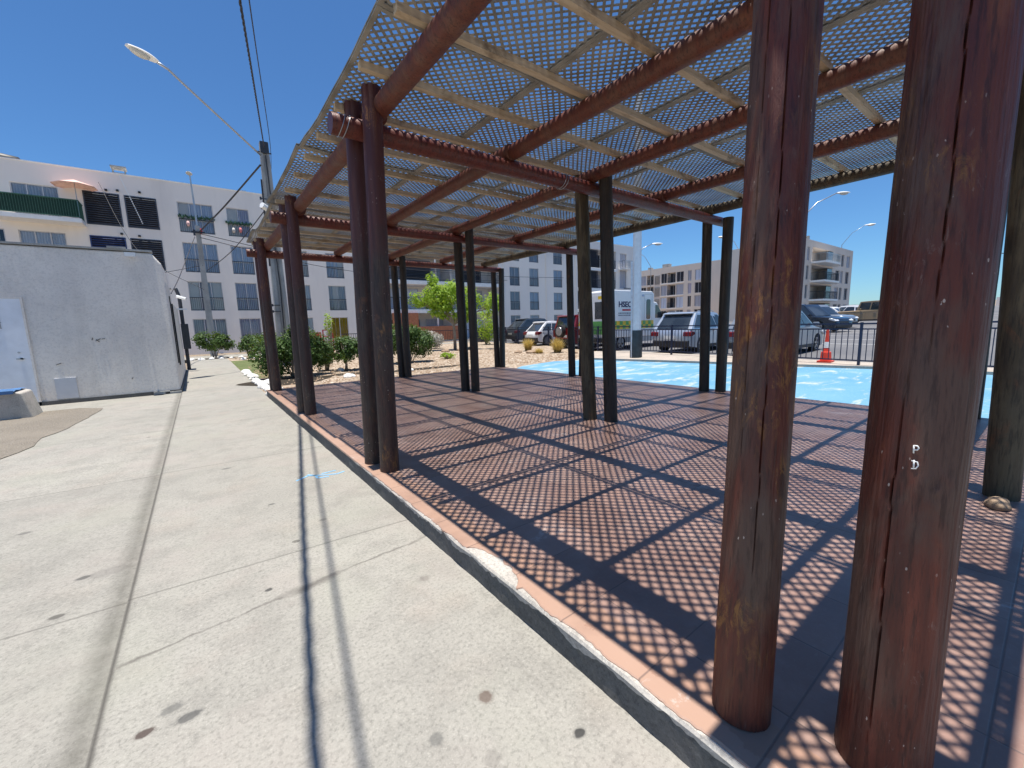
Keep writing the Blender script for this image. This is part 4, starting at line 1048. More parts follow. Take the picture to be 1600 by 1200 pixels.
    b = MB(); b.prism([(-.03, .27), (-.03, .50), (.05, .54), (.3, .54), (.3, .27)], -w + .1, w - .1); b.build('rear_bumper', M_dark, e, bevel=.02)
    b = MB(); b.prism([(L - .25, .22), (L + .015, .26), (L + .02, .42), (L - .25, .44)], -w + .14, w - .14); b.build('front_bumper', M_dark, e, bevel=.02)
    for s in (-1, 1):
        b = MB(); y0, y1 = sorted((s * (w + .006), s * (w - .34))); b.prism([(-.022, .70), (.0, .86), (.10, .90), (.30, .86), (.26, .76), (.08, .70)], y0, y1) if not steep else b.box(-.03, .05, *sorted((s * (w - .02), s * (w - .18))), .62, 1.0)
        b.build('tail_light', M_tail, e, bevel=.015)
        b = MB(); b.prism([(L - .42, hood - .20), (L - .38, hood - .10), (L - .12, hood - .17), (L - .01, hood - .27), (L - .05, hood - .31)], *sorted((s * (w + .002), s * (w - .38)))); b.build('headlight', M_head, e, bevel=.015)
        b = MB(); xm = fb - .38; b.box(xm, xm + .09, *sorted((s * (w - .02), s * (w + .17))), belt + .02, belt + .16); b.build('mirror', pm, e, bevel=.03)
        b = MB(); b.box(1.2, L - 1.3, *sorted((s * (w + .004), s * (w - .06))), .24, .36); b.build('sill_trim', M_dark, e)
        b = MB()
        for xh in (1.62, 2.5): b.box(xh, xh + .18, *sorted((s * (w + .022), s * (w - .0))), .86, .89)
        b.build('door_handle', M_chrome, e)
        b = MB()
        for xd in (1.45, 2.34, 3.1): b.box(xd, xd + .008, *sorted((s * (w + .0015), s * (w - .01))), .40, .92)
        b.build('door_seam', M_dark, e)
    b = MB(); b.prism([(L - .02, .46), (L + .008, .5), (L - .02, .64), (L - .08, .66), (L - .08, .46)], -.45, .45); b.build('grille', M_dark, e)
    b = MB(); b.box(-.038, -.01, -.26, .26, .60, .72); b.build('number_plate', M_white, e)
    if rails:
        for s in (-1, 1):
            b = MB(); b.tube([(rt + .15, s * (wt - .06), H - .02), (rt + .3, s * (wt - .06), H + .045), (ft - .3, s * (wt - .06), H + .045), (ft - .1, s * (wt - .06), H - .02)], .018, 6)
            b.build('roof_rail', M_galv, e)
    if spare:
        b = MB(); b.tube([(-.26, .1, .93), (-.245, .1, .93), (-.05, .1, .93)], [.30, .34, .34], 28); o = b.build('spare_wheel_cover', M_dark, e, smooth=True, autos=40)
        b = MB(); b.tube([(-.275, .1, .93), (-.255, .1, .93)], [.23, .24], 28); b.build('cover_disc', M_rim, o, smooth=True, autos=40)
    for xc in wb:
        for s in (-1, 1): wheel(e, xc, s * (w - .12), r)
    b = MB()
    for xc in wb: b.box(xc - ar + .02, xc + ar - .02, -w + .24, w - .24, .2, .8)
    b.build('wheel_well', M_dark, e)
    return e
Wt = paint('white_car_paint', (.78, .78, .78), 0, .3); Sv = paint('silver_car_paint', (.50, .55, .62), .5, .32); Gy = paint('grey_car_paint', (.30, .33, .37), .5, .32)
Dk = paint('dark_slate_car_paint', (.07, .085, .10), .4, .3); Rd = paint('dark_red_car_paint', (.22, .012, .018), .2, .3); Tn = paint('tan_car_paint', (.33, .23, .13), .1, .4); Bl = paint('black_car_paint', (.02, .03, .05), .3, .2)
car('silver crossover parked nose away right behind the fence, nearest whole car', 'car', (15.55, 9.75, zt(15.6, 9.8) - .01), 0, pm=Sv, rails=True, H=1.66, rear=(.10, .52))
car('grey hatchback whose front half shows to the right of the second nearest post', 'car', (15.2, 6.45, zt(15.6, 6.5) - .01), 0, pm=Gy, H=1.60, L=4.3, front=(1.1, 2.1))
car('small white hatchback parked beside the red car beyond the dry grass', 'car', (16.75, 20.2, .10), -.12, pm=Wt, H=1.50, L=3.9, Wd=1.7, wb=(.7, 3.1), rear=(.12, .6), belt=.9, hood=.9)
car('dark slate sport utility car at the far left of the parked row', 'car', (18.0, 24.0, .16), -.12, pm=Dk, H=1.72, L=4.6, wb=(.9, 3.6), rear=(.15, .8))
car('dark red off road car with a round spare wheel cover on its tail', 'car', (15.75, 16.2, .10), -.05, pm=Rd, H=1.78, belt=1.08, hood=1.0, L=3.9, Wd=1.75, wb=(.7, 3.1), rear=(.05, .22), spare=True, steep=True, boxy=.6)
car('black sport utility car with silver wheel arches, facing the fence beyond the cone', 'car', (33.0, 12.6, zt(33, 9)), -PI / 2 - .25, pm=Bl, H=1.78, L=4.6, wb=(.9, 3.6))
car('silver pickup style car half hidden behind the black one in the car park', 'car', (38.5, 13.8, zt(38, 9)), -PI / 2 - .2, pm=Gy, H=1.75, L=4.7, wb=(.9, 3.65))
car('white saloon car far across the car park before the pale block', 'car', (52.0, 16.6, zt(52, 15)), -PI / 2 - .1, pm=Wt, H=1.5, L=4.5, wb=(.9, 3.5), belt=.9, hood=.85)
car('white car beside the tan off road car in the distance', 'car', (53.5, 11.6, zt(52, 12)), PI / 2 + .1, pm=Wt, H=1.55, L=4.4, wb=(.9, 3.4), belt=.95, hood=.9)
car('tan boxy off road car far off in the car park beside the right hand post', 'car', (45.0, 7.6, zt(45, 8)), PI / 2 - .12, pm=Tn, H=1.86, belt=1.12, hood=1.12, L=4.7, wb=(.8, 3.7), rear=(.05, .12), front=(1.7, 1.95), boxy=.9, wr=.42)

# ambulance van
am = empty('ambulance_van', (15.2, 13.6, zt(15.5, 13) - .01), 0, 'white box bodied ambulance van with navy lettering and yellow green checks', 'van')
b = MB(); bw = .98; b.prism([(0, .62), (0, 2.75), (.10, 2.82), (3.25, 2.82), (3.42, 2.68), (3.42, .62)], -bw, bw); b.build('box_body', Wt, am, bevel=.035)
b = MB(); b.box(.05, 3.4, -bw + .03, bw - .03, .36, .615); b.build('skirt', Gy, am)
b = MB(); b.prism([(3.425, .45), (3.425, 2.35), (3.75, 2.30), (4.35, 1.62), (5.15, 1.35), (5.42, 1.1), (5.46, .45)], -.92, .92); b.build('cab', Wt, am, bevel=.06)
b = MB(); d = Vector((.6, 0, -.68)).normalized(); nv = Vector((.68, 0, .6)).normalized() * .07
b.quad((3.80 + .05, -.78, 2.24 + .04), (3.80 + .05, .78, 2.24 + .04), (4.33 + .05, .8, 1.65 + .05), (4.33 + .05, -.8, 1.65 + .05)); b.build('windscreen', M_glass, am)
for s in (-1, 1):
    b = MB(); b.prism([(3.62, 1.5), (3.62, 2.15), (3.82, 2.15), (4.2, 1.72), (4.3, 1.5)], *sorted((s * .925, s * .9))); b.build('side_window', M_glass, am)
    b = MB(); b.box(4.15, 4.3, *sorted((s * .95, s * 1.16)), 1.45, 1.8); b.build('mirror', M_dark, am, bevel=.02)
    for xc in (.85, 4.6): wheel(am, xc, s * .84, .37, .22)
    b = MB(); yy = s * (bw + .004); k = 0
    for rw in range(2):
        for c_ in range(15):
            if (rw + c_) % 2 == 0:
                x = .05 + c_ * .223; z = 1.02 + rw * .18; b.quad((x, yy, z), (x + .223, yy, z), (x + .223, yy, z + .18), (x, yy, z + .18))
    b.build('green_check', M_grn, am, recalc=False)
    b = MB(); b.quad((.05, yy - s * .002, 1.01), (3.39, yy - s * .002, 1.01), (3.39, yy - s * .002, 1.39), (.05, yy - s * .002, 1.39)); b.build('yellow_band', M_yel, am, recalc=False)
    b = MB()
    def rr_(x0, x1, z0, z1, y, ra=.09):
        pts = []
        for cx_, cz_, a0 in ((x1 - ra, z1 - ra, 0), (x0 + ra, z1 - ra, PI / 2), (x0 + ra, z0 + ra, PI), (x1 - ra, z0 + ra, 1.5 * PI)):
            for k in range(5): a = a0 + k * PI / 8; pts.append((cx_ + ra * math.cos(a), cz_ + ra * math.sin(a)))
        return pts
    b.prism(rr_(2.78, 3.10, 1.45, 2.42, 0), *sorted((yy, yy + s * .012))); b.build('door_window', M_glass, am)
    b = MB()
    for x in (2.62, 3.24): b.box(x, x + .012, *sorted((yy, yy + s * .003)), .8, 2.66)
    b.box(2.62, 3.25, *sorted((yy, yy + s * .003)), 2.66, 2.672); b.build('door_seam', Gy, am)
    b = MB(); b.box(.1, .3, *sorted((yy, yy + s * .02)), 2.58, 2.68); b.box(2.4, 2.55, *sorted((yy, yy + s * .02)), 2.55, 2.65); b.build('marker_lamp', M_bluew, am)
def text_mesh(t, size, m, parent, loc, rot, name='lettering', sx=1, bold=.0):
    cu = bpy.data.curves.new(name, 'FONT'); cu.body = t; cu.size = size; cu.extrude = .004; cu.offset = bold
    o = bpy.data.objects.new(name, cu); C.objects.link(o); dg = bpy.context.evaluated_depsgraph_get(); me = bpy.data.meshes.new_from_object(o.evaluated_get(dg))
    bpy.data.objects.remove(o); bpy.data.curves.remove(cu)
    for v in me.vertices: v.co.x *= sx
    me.materials.clear(); me.materials.append(m); o = bpy.data.objects.new(name, me); C.objects.link(o); o.parent = parent; o.location = loc; o.rotation_euler = rot; return o
text_mesh('HSEC', .36, M_navy, am, (.62, -bw - .007, 2.04), (PI / 2, 0, 0), sx=1.12, bold=.012)
b = MB(); b.quad((.9, -bw - .007, 1.86), (1.75, -bw - .007, 1.86), (1.75, -bw - .007, 1.94), (.9, -bw - .007, 1.94)); b.build('red_underline', M_redl, am, recalc=False)
b = MB()
for z in (1.73, 1.63):
    x = .62
    while x < 1.8: w_ = R.uniform(.05, .12); b.quad((x, -bw - .007, z), (x + w_, -bw - .007, z), (x + w_, -bw - .007, z + .045), (x, -bw - .007, z + .045)); x += w_ + .03
b.build('small_print', M_navy, am, recalc=False)
# rear face: doors, window, yellow and green graphics
b = MB(); b.box(-.012, -.001, -.86, .86, .72, 2.6); b.build('rear_door', Wt, am)
b = MB(); b.box(-.02, -.013, -.78, -.1, 1.5, 2.3); b.box(-.02, -.013, .1, .78, 1.5, 2.3); b.build('rear_window', M_glass, am)
b = MB()
for s in (-1, 1):
    pts = []
    for k in range(9): a = k * PI / 16; pts.append((s * (.95 - .18 * math.sin(a)), 1.2 + 1.35 * k / 8))
    for (y0, z0), (y1, z1) in zip(pts, pts[1:]): b.quad((-.022, y0, z0), (-.022, y0 - s * .13, z0), (-.022, y1 - s * .13, z1), (-.022, y1, z1))
    b.quad((-.022, s * .9, 2.42), (-.022, s * .3, 2.42), (-.022, s * .3, 2.56), (-.022, s * .9, 2.56))
b.build('yellow_marking', M_yel, am, recalc=False)
b = MB(); b.box(-.021, -.0135, -.86, .86, .78, 1.4); b.build('green_marking', M_grn, am)
b = MB(); b.box(-.18, -.02, -.9, .9, .42, .6); b.build('rear_step', M_dark, am)
for s in (-1, 1):
    b = MB(); b.box(-.03, -.013, *sorted((s * .96, s * .88)), .75, 1.05); b.build('tail_light', M_tail, am)
b = MB(); b.box(5.3, 5.48, -.85, .85, .4, .62); b.build('bumper', M_dark, am, bevel=.03)

# traffic cone
cn = empty('traffic_cone', (14.62, 4.12, zt(14.5, 4.1) + .012), 0, 'red traffic cone with a white band standing just behind the fence', 'traffic cone')
b = MB(); b.box(-.17, .17, -.17, .17, 0, .05); b.tube([(0, 0, .05), (0, 0, .3), (0, 0, .31), (0, 0, .5), (0, 0, .98)], [.14, .12, .085, .06, .028], 20); b.build('cone_body', M_cone, cn, smooth=True, autos=40)
b = MB(); b.tube([(0, 0, .42), (0, 0, .60)], [.075, .053], 20, False); b.build('reflective_band', M_conew, cn, smooth=True)
# ---------------------------------------------------------------- poles, lamps, cables
def lamp_head(parent, p, dirv, s=1., mat=M_lampw):
    d = Vector(dirv).normalized(); sd = Vector((-d.y, d.x, 0)).normalized(); p = Vector(p); b = MB()
    n = 10; secs = []
    for k in range(n + 1):
        t = k / n; hw = .17 * s * math.sin(PI * (.12 + .80 * t)) ** .7; hh = .075 * s * math.sin(PI * (.15 + .75 * t)) ** .7
        c = p + d * (.72 * s * t)
        secs.append([b.vert(c + sd * (hw * math.cos(a)) + Vector((0, 0, hh * math.sin(a) * (1. if a < PI else .25)))) for a in [2 * PI * q / 12 for q in range(12)]])
    for A_, B_ in zip(secs, secs[1:]):
        for q in range(12): b.face((A_[q], A_[(q + 1) % 12], B_[(q + 1) % 12], B_[q]))
    b.face(secs[0]); b.face(secs[-1][::-1]); h = b.build('lamp_head', mat, parent, smooth=True, autos=50)
    b = MB(); c = p + d * (.42 * s); ring = []
    for z, f in ((-.015, 1.), (-.07, .85), (-.10, .5)):
        ring.append([b.vert(c + d * (.25 * s * f * math.cos(a)) + sd * (.125 * s * f * math.sin(a)) + Vector((0, 0, z * s))) for a in [2 * PI * q / 14 for q in range(14)]])
    for A_, B_ in zip(ring, ring[1:]):
        for q in range(14): b.face((A_[q], A_[(q + 1) % 14], B_[(q + 1) % 14], B_[q]))
    b.face(ring[-1]); b.build('lens', M_lens, h, smooth=True)
UP = Vector((2.90, 19.6, zt(2.9, 19.6)))
up = empty('utility_pole', UP, 0, 'tall concrete utility pole with a long lamp arm reaching left over the path', 'pole')
b = MB(); 
def taper(b, w0, w1, h, z0=0):
    b.prism([(0, 0)] * 0 or [(-w0 / 2, -w0 / 3), (w0 / 2, -w0 / 3), (w0 / 2, w0 / 3), (-w0 / 2, w0 / 3)], z0, z0 + .001, 'z')
i0 = len(b.v)
for z, w in ((-.05, .26), (8.7, .15)):
    for x, y in ((-1, -.7), (-.4, -.7), (-.4, -.35), (.4, -.35), (.4, -.7), (1, -.7), (1, .7), (-1, .7)): b.vert((x * w, y * w, z))
b.face(range(8)); b.face(range(15, 7, -1))
for k in range(8): b.face((k, (k + 1) % 8, 8 + (k + 1) % 8, 8 + k))
b.build('pole', M_poleC, up)
b = MB(); b.box(-.14, .14, -.15, .13, 8.30, 8.72); b.box(-.22, .24, -.02, .02, 8.34, 8.38); b.build('top_bracket', M_rail, up)
lp = Vector((-.06, 17.1, 9.52)) - UP
b = MB(); pts = [Vector((-.12, -.05, 8.2))]; 
for k in range(1, 9): t = k / 8; pts.append(Vector((-.12, -.05, 8.2)).lerp(Vector((lp.x + .55, lp.y + .45, lp.z - .18)), t))
pts += [Vector((lp.x + .25, lp.y + .2, lp.z - .02)), lp]
b.tube(pts, .035, 10); b.build('lamp_arm', M_galv, up, smooth=True)
lamp_head(up, lp, (-.78, -.6, .02), 1.1)
b = MB(); b.tube([(.0, -.19, 8.2), (.03, -.2, 6.5), (-.02, -.2, 5.0), (.03, -.2, 3.2), (0, -.2, 1.0)], .022, 6)
b.tube([(-.22, -.1, 7.3), (-.24, -.1, 5.5), (-.25, -.1, 4)], .03, 6); b.tube([(.05, -.2, 6.8), (.12, -.3, 6.6), (.02, -.2, 6.4)], .03, 6); b.build('riser_cable', M_cable, up)
b = MB()
for z in (2.2, 2.45, 6.2, 6.55): b.bar((-.05, -.22, z), (-.32, -.24, z), .03, .03); b.box(-.36, -.30, -.27, -.2, z - .05, z + .05)
b.build('step_bolt', M_rail, up)
b = MB(); b.tube([(-.1, -.25, 6.15), (-.35, -.45, 6.25)], .11, 10); b.build('floodlight', M_lampw, up)
# second pole in front of block A
P2 = Vector((.68, 29.2, zt(.7, 29)))
p2 = empty('street_lamp', P2, 0, 'slim concrete street lamp standing in front of the windows at the path end', 'street lamp')
b = MB(); b.prism([(-.17, -.12), (.17, -.12), (.17, .12), (-.17, .12)], 0, 7.15, 'z')
for v in range(4, 8): b.v[v] = (b.v[v][0] * .62, b.v[v][1] * .62, b.v[v][2])
b.build('pole', M_poleC, p2)
b = MB(); b.tube([(0, .0, 6.4), (-.02, 0, 8.6), (-.04, -.1, 9.7)], [.045, .04, .03], 8); b.build('mast', M_galv, p2)
b = MB(); b.box(-.3, .3, -.14, -.1, 6.75, 6.83); b.box(-.22, -.12, -.2, -.1, 6.6, 6.9); b.build('cross_bracket', M_rail, p2)
lamp_head(p2, (-.04, -.1, 9.72), (-.1, -1, .0), .85)
# white mast by the blue court
P3 = Vector((13.55, 9.95, .06))
p3 = empty('lamp_mast', P3, 0, 'thick white painted steel mast with a dark painted foot beside the blue court', 'mast')
b = MB(); b.tube([(0, 0, 1.04), (0, 0, 5), (0, 0, 9.5)], [.19, .155, .11], 10); b.build('mast', simple('white_mast_paint', (.60, .64, .68), .45, 0, .08), p3, smooth=True, autos=30)
b = MB(); b.tube([(0, 0, -.1), (0, 0, 1.04)], [.235, .215], 12); b.build('painted_foot', simple('dark_teal_paint', (.02, .035, .045), .6, 0, .3), p3, smooth=True, autos=50)
b = MB(); b.bar((-.20, .05, 0), (-.26, .05, 3.6), .05, .05, (0, 1, 0)); b.build('conduit', simple('white_conduit', (.55, .6, .66), .5), p3)
# distant street lamps: (base x, y), height, arm vector
def far_lamp(x, y, h, arm, rise, label, s=1.):
    z = zt(x, y); e = empty('street_lamp', (x, y, z), 0, label, 'street lamp', 'distant street lamps')
    a = Vector(arm); b = MB(); b.tube([(0, 0, 0), (0, 0, h - rise), tuple(a * .45 + Vector((0, 0, h - rise * .35))), tuple(a + Vector((0, 0, h)))], [.09, .05, .035, .03], 8); b.build('pole', M_galv, e, smooth=True)
    lamp_head(e, a + Vector((0, 0, h)), a, s); return e
LP = [(32.6, 24.0, 7.9, (1.15, -.8, 0), .9, 'distant street lamp rising behind the white mast, arm to the right', 1.3),
      (58.0, 40.0, 11.3, (-1.6, 1.4, 0), 2.4, 'farther street lamp left of the beige block roof, arm to the left', 1.8),
      (63.2, 29.0, 12.0, (-1.2, 1.2, 0), 2.2, 'lamp glimpsed between the two far right dark posts', 1.8),
      (33.0, 11.3, 9.0, (1.75, -1.4, 0), 1.6, 'street lamp arching right of the second nearest post, nearer of two', 1.15),
      (85.5, 23.1, 13.9, (.5, -2.6, 0), 2.6, 'street lamp rising behind the pale distant block, arm to the right', 1.9)]
for a in LP: far_lamp(*a)
# cables
def cable(pts, r, label, name='overhead_cable', twist=0, n=6):
    P_ = [Vector(p) for p in pts]; out = []
    for a, b_, c_, d_ in zip([P_[0]] + P_[:-2], P_[:-1], P_[1:], P_[2:] + [P_[-1]]):
        for k in range(14):
            t = k / 14; out.append(.5 * ((2 * b_) + (c_ - a) * t + (2 * a - 5 * b_ + 4 * c_ - d_) * t * t + (3 * b_ - a - 3 * c_ + d_) * t ** 3))
    out.append(P_[-1]); mb = MB()
    if twist:
        s = 0; fine = []
        for a, b_ in zip(out, out[1:]):
            for k in range(8): fine.append(a.lerp(b_, k / 8))
        fine.append(out[-1])
        for ph in (0, 2 * PI / 3, 4 * PI / 3):
            q = []; L = 0
            for i, v in enumerate(fine):
                if i: L += (v - fine[i - 1]).length
                w = ph + L * 9; q.append(v + Vector((math.cos(w), 0, math.sin(w))) * twist)
            mb.tube(q, r, 5)
    else: mb.tube(out, r, n)
    o = mb.build(name, M_cable, smooth=True); return tag(o, label, 'cable', 'overhead cables')
cable([(2.88, 19.4, 8.55), (1.12, 8.35, 6.62), (-.03, 1.4, 5.6), (-.98, -5, 5.1)], .011, 'thick twisted bundle of overhead cable from the utility pole', twist=.013)
cable([(4.4, 28, 10.6), (3.18, 19.9, 9.0), (1.6, 10.6, 7.75), (.08, 1.4, 6.5), (-.95, -5, 6.0)], .012, 'thinner single overhead cable right of the twisted bundle')
cable([(2.7, 19.5, 7.9), (1.6, 23.5, 7.1), (.75, 29.0, 7.0)], .035, 'sagging dark cable joining the utility pole to the street lamp', twist=0)
cable([(2.75, 19.5, 6.3), (1.9, 26, 5.6), (1.0, 34.8, 5.6)], .02, 'cable running from the utility pole down to the facade')
cable([(.75, 29.1, 6.9), (8, 31, 6.2), (22, 33, 6.1), (34, 34.9, 6.6)], .02, 'long cable crossing the white facade at second floor height')
cable([(.75, 29.1, 6.7), (8, 31, 5.7), (18, 33, 5.5), (26, 34.9, 6.0)], .018, 'lower cable crossing the white facade')
cable([(.5, 29, 6.7), (-.3, 25, 4.2), (-.6, 20.6, 3.0)], .018, 'cable from the street lamp down to the low building')
cable([(.6, 29.1, 3.9), (-2, 31, 6.0), (-3.6, 34.8, 10.4)], .014, 'pale guy line slanting up the facade to the roof')
cable([(.7, 29.1, 5.2), (-4, 32, 4.6), (-12, 34.8, 5.2)], .014, 'thin cable running left across the facade')
cable([(36, 6.3, 9.6), (60, -2, 10.2), (90, -14, 12)], .05, 'distant upper wire crossing the sky between the nearest posts')
cable([(52, 9, 7.2), (80, 4, 8.2), (120, -14, 9.5)], .05, 'distant lower wire crossing the sky between the nearest posts')

# ---------------------------------------------------------------- vegetation
def leaves(b, c, n, rad, size, rnd, shell=.55, lump=None, flat=1., bias=.0, core=None):
    c = Vector(c)
    cl = [Vector((rnd.gauss(0, 1), rnd.gauss(0, 1), rnd.gauss(0, 1))).normalized() * rnd.uniform(.55, .92) for _ in range(lump or 26)]
    for k in range(n):
        q = rnd.choice(cl); d = q + Vector((rnd.gauss(0, 1), rnd.gauss(0, 1), rnd.gauss(0, 1))) * .17
        if d.length > 1.12: d *= 1.12 / d.length
        p = c + Vector((d.x * rad[0], d.y * rad[1], d.z * rad[2]))
        if p.z < .03: p.z = .03 + rnd.uniform(0, .1)
        nrm = (d.normalized() + Vector((rnd.uniform(-1, 1), rnd.uniform(-1, 1), rnd.uniform(-.3, 1.1)))).normalized()
        a = nrm.orthogonal().normalized(); a = (a * math.cos(k) + nrm.cross(a) * math.sin(k)); e = nrm.cross(a)
        s = size * rnd.uniform(.6, 1.25); tip = p + a * s; 
        i = len(b.v); b.v += [tuple(p - a * s * .55), tuple(p + e * s * .30 + nrm * s * .06), tuple(tip), tuple(p - e * s * .30 + nrm * s * .06)]
        b.face((i, i + 1, i + 2, i + 3)); b.tint.append(clamp(.5 + .42 * noise.noise(q * 3 + c) + rnd.uniform(-.28, .28)))
def shrub(loc, blobs, label, m, size=.055, n=2600, stems=True, seed=1, name='shrub', cat='shrub', trunk_h=0, group='clipped green shrubs in the garden bed'):
    rnd = random.Random(seed); e = empty(name, loc, 0, label, cat, group)
    b = MB(); b.tint = []
    for (x, y, z, rx, ry_, rz, f) in blobs: leaves(b, (x, y, z), int(n * f), (rx, ry_, rz), size, rnd, lump=int(30 + 20 * f))
    b.build('foliage', m, e, recalc=False)
    b = MB()
    for k in range(9 if not trunk_h else 4):
        x, y = rnd.uniform(-.25, .25), rnd.uniform(-.25, .25); q = rnd.choice(blobs)
        b.tube([(x * .3, y * .3, -.03), (x * .6 + q[0] * .3, y + q[1] * .3, q[2] * .55), (q[0] + x * 1.2, q[1] + y * 1.2, q[2] + q[5] * .5)], [.022, .016, .006], 6)
    b.build('stem', M_bark, e, smooth=True); return e
shrub((2.35, 14.6, 0), [(-.5, .1, .70, .62, .6, .62, 1.), (.2, .0, .95, .6, .6, .66, 1.), (.75, .3, .78, .5, .5, .6, .8)], 'large dark green shrub behind the far left post of the pergola', M_leafd, .075, 3400, seed=2)
shrub((3.55, 15.8, 0), [(0, 0, .62, .32, .34, .48, 1)], 'narrow round shrub between the second and third left posts', M_leafd, .07, 1500, seed=3)
shrub((4.15, 15.2, 0), [(-.05, .05, .75, .50, .5, .46, 1.), (.62, .1, .82, .45, .45, .42, .8)], 'medium round topped shrub on a thin stem left of the blackened post', M_leafd, .075, 2500, seed=4, trunk_h=1)
shrub((6.9, 16.2, 0), [(-.45, 0, .95, .6, .6, .62, 1.), (.55, .1, .80, .62, .6, .58, 1.), (.1, .1, 1.2, .45, .45, .4, .5)], 'wide dark shrub right of the blackened post pair', M_leafd, .08, 3200, seed=5)
shrub((.62, 26.9, .15), [(-.1, 0, .95, .75, .6, .5, 1.), (.5, 0, .8, .5, .5, .4, .5)], 'low spreading shrub at the foot of the street lamp', M_leafd, .1, 1500, seed=6, trunk_h=1)
shrub((2.25, 25.6, .12), [(0, 0, .70, .6, .5, .5, 1.)], 'rounded shrub at the far end of the path on the right', M_leafd, .1, 1300, seed=7)
shrub((3.2, 23.5, .1), [(-.3, 0, .75, .8, .6, .6, 1.), (.7, 0, .7, .6, .5, .5, 1.)], 'shrub row behind the large shrub near the concrete pole', M_leafd, .1, 1600, seed=17)
shrub((11.6, 24.0, .12), [(0, 0, .60, .85, .7, .58, 1.), (.5, 0, .45, .5, .5, .4, .5)], 'silvery grey leafless looking bush left of the lime green tree', M_leafg, .07, 2600, seed=8, group='pale bushes')
shrub((8.9, 16.6, .03), [(0, 0, .14, .35, .3, .16, 1.)], 'low lime green plant on the gravel before the tree', M_leafl, .07, 420, seed=9, name='ground_plant', cat='plant', group='pale bushes')
shrub((5.5, 23.0, .1), [(0, 0, 1.6, .25, .25, .7, 1.)], 'thin young sapling left of the red frame', M_leafl, .09, 260, seed=19, name='sapling', cat='sapling', group='pale bushes')
shrub((16.3, 24.6, .15), [(0, 0, 1.5, .9, .8, 1.3, 1.), (.3, 0, .8, .7, .6, .8, .6)], 'loose yellow green bush at the left end of the metal fence', M_leafl, .11, 900, seed=29, group='pale bushes')
# lime tree
def tree(loc, label, m, h, crown, seed, size=.12, n=5200, lean=(0, 0)):
    rnd = random.Random(seed); e = empty('leafy_tree', loc, 0, label, 'tree'); b = MB(); tips = []
    b.tube([(0, 0, -.05), (.03, .02, h * .2), (-.03, 0, h * .36), (.02, .02, h * .5)], [.10, .085, .075, .06], 10)
    for (x, y, z, rx, ry_, rz, f) in crown:
        b.tube([(.0, 0, h * .34), (x * .5, y * .5, h * .34 + (z - h * .34) * .6), (x, y, z)], [.05, .03, .012], 7)
        for k in range(5):
            d = Vector((rnd.uniform(-1, 1) * rx, rnd.uniform(-1, 1) * ry_, rnd.uniform(-.6, 1) * rz)) * .7; b.tube([(x * .6, y * .6, h * .4 + (z - h * .4) * .6), (x + d.x * .5, y + d.y * .5, z + d.z * .4), (x + d.x, y + d.y, z + d.z)], [.02, .013, .004], 5)
    b.build('trunk', M_bark, e, smooth=True)
    b = MB(); b.tint = []
    for (x, y, z, rx, ry_, rz, f) in crown: leaves(b, (x, y, z), int(n * f), (rx, ry_, rz), size, rnd, lump=int(26 + 20 * f))
    b.build('crown', m, e, recalc=False); return e
tree((12.1, 21.6, .1), 'bright lime green small tree in the gravel bed seen through the pergola', M_leafl, 4.3,
     [(-.9, .5, 3.05, .85, .8, .75, .8), (-.1, 0, 3.2, .9, .9, .85, 1.), (.8, -.4, 2.9, .8, .8, .8, .8), (-.6, .3, 2.3, .8, .7, .5, .6), (-.95, .6, 4.0, .35, .35, .45, .2), (.5, -.3, 2.0, .7, .6, .45, .5), (1.9, -1.3, 2.5, .6, .6, .75, .5), (-1.7, 1.1, 2.9, .5, .5, .5, .25)], 12, .13, 1500)
# dry tufts
def tuft(loc, r, h, n, seed, label):
    rnd = random.Random(seed); b = MB(); b.tint = []
    for k in range(n):
        a = rnd.uniform(0, 2 * PI); q = rnd.uniform(.2, 1) * r; l = h * rnd.uniform(.35, 1.25); x0, y0 = rnd.uniform(-.06, .06) * 2, rnd.uniform(-.06, .06) * 2
        px, py = -math.sin(a) * .008, math.cos(a) * .008; prev = None
        for s in range(4):
            t = s / 3; x, y, z = x0 + math.cos(a) * q * t ** 1.5, y0 + math.sin(a) * q * t ** 1.5, l * (t - .25 * t * t * (q / r)); w = 1 - t * .8
            cur = (b.vert((x - px * w, y - py * w, z)), b.vert((x + px * w, y + py * w, z)))
            if prev: b.face((prev[0], prev[1], cur[1], cur[0])); b.tint.append(rnd.random())
            prev = cur
    o = b.build('grass_tuft', M_straw, recalc=False); o.location = loc; return tag(o, label, 'grass tuft', 'dry ornamental grasses')
tuft((14.0, 17.1, zt(14, 17)), .42, .62, 900, 1, 'dry golden grass tuft in front of the white hatchback')
tuft((13.9, 14.75, zt(14, 15)), .45, .66, 1000, 2, 'dry golden grass tuft in front of the red car')
tuft((13.3, 15.4, zt(13.3, 15)), .25, .26, 400, 3, 'smallest dry grass tuft between the two tall golden ones')
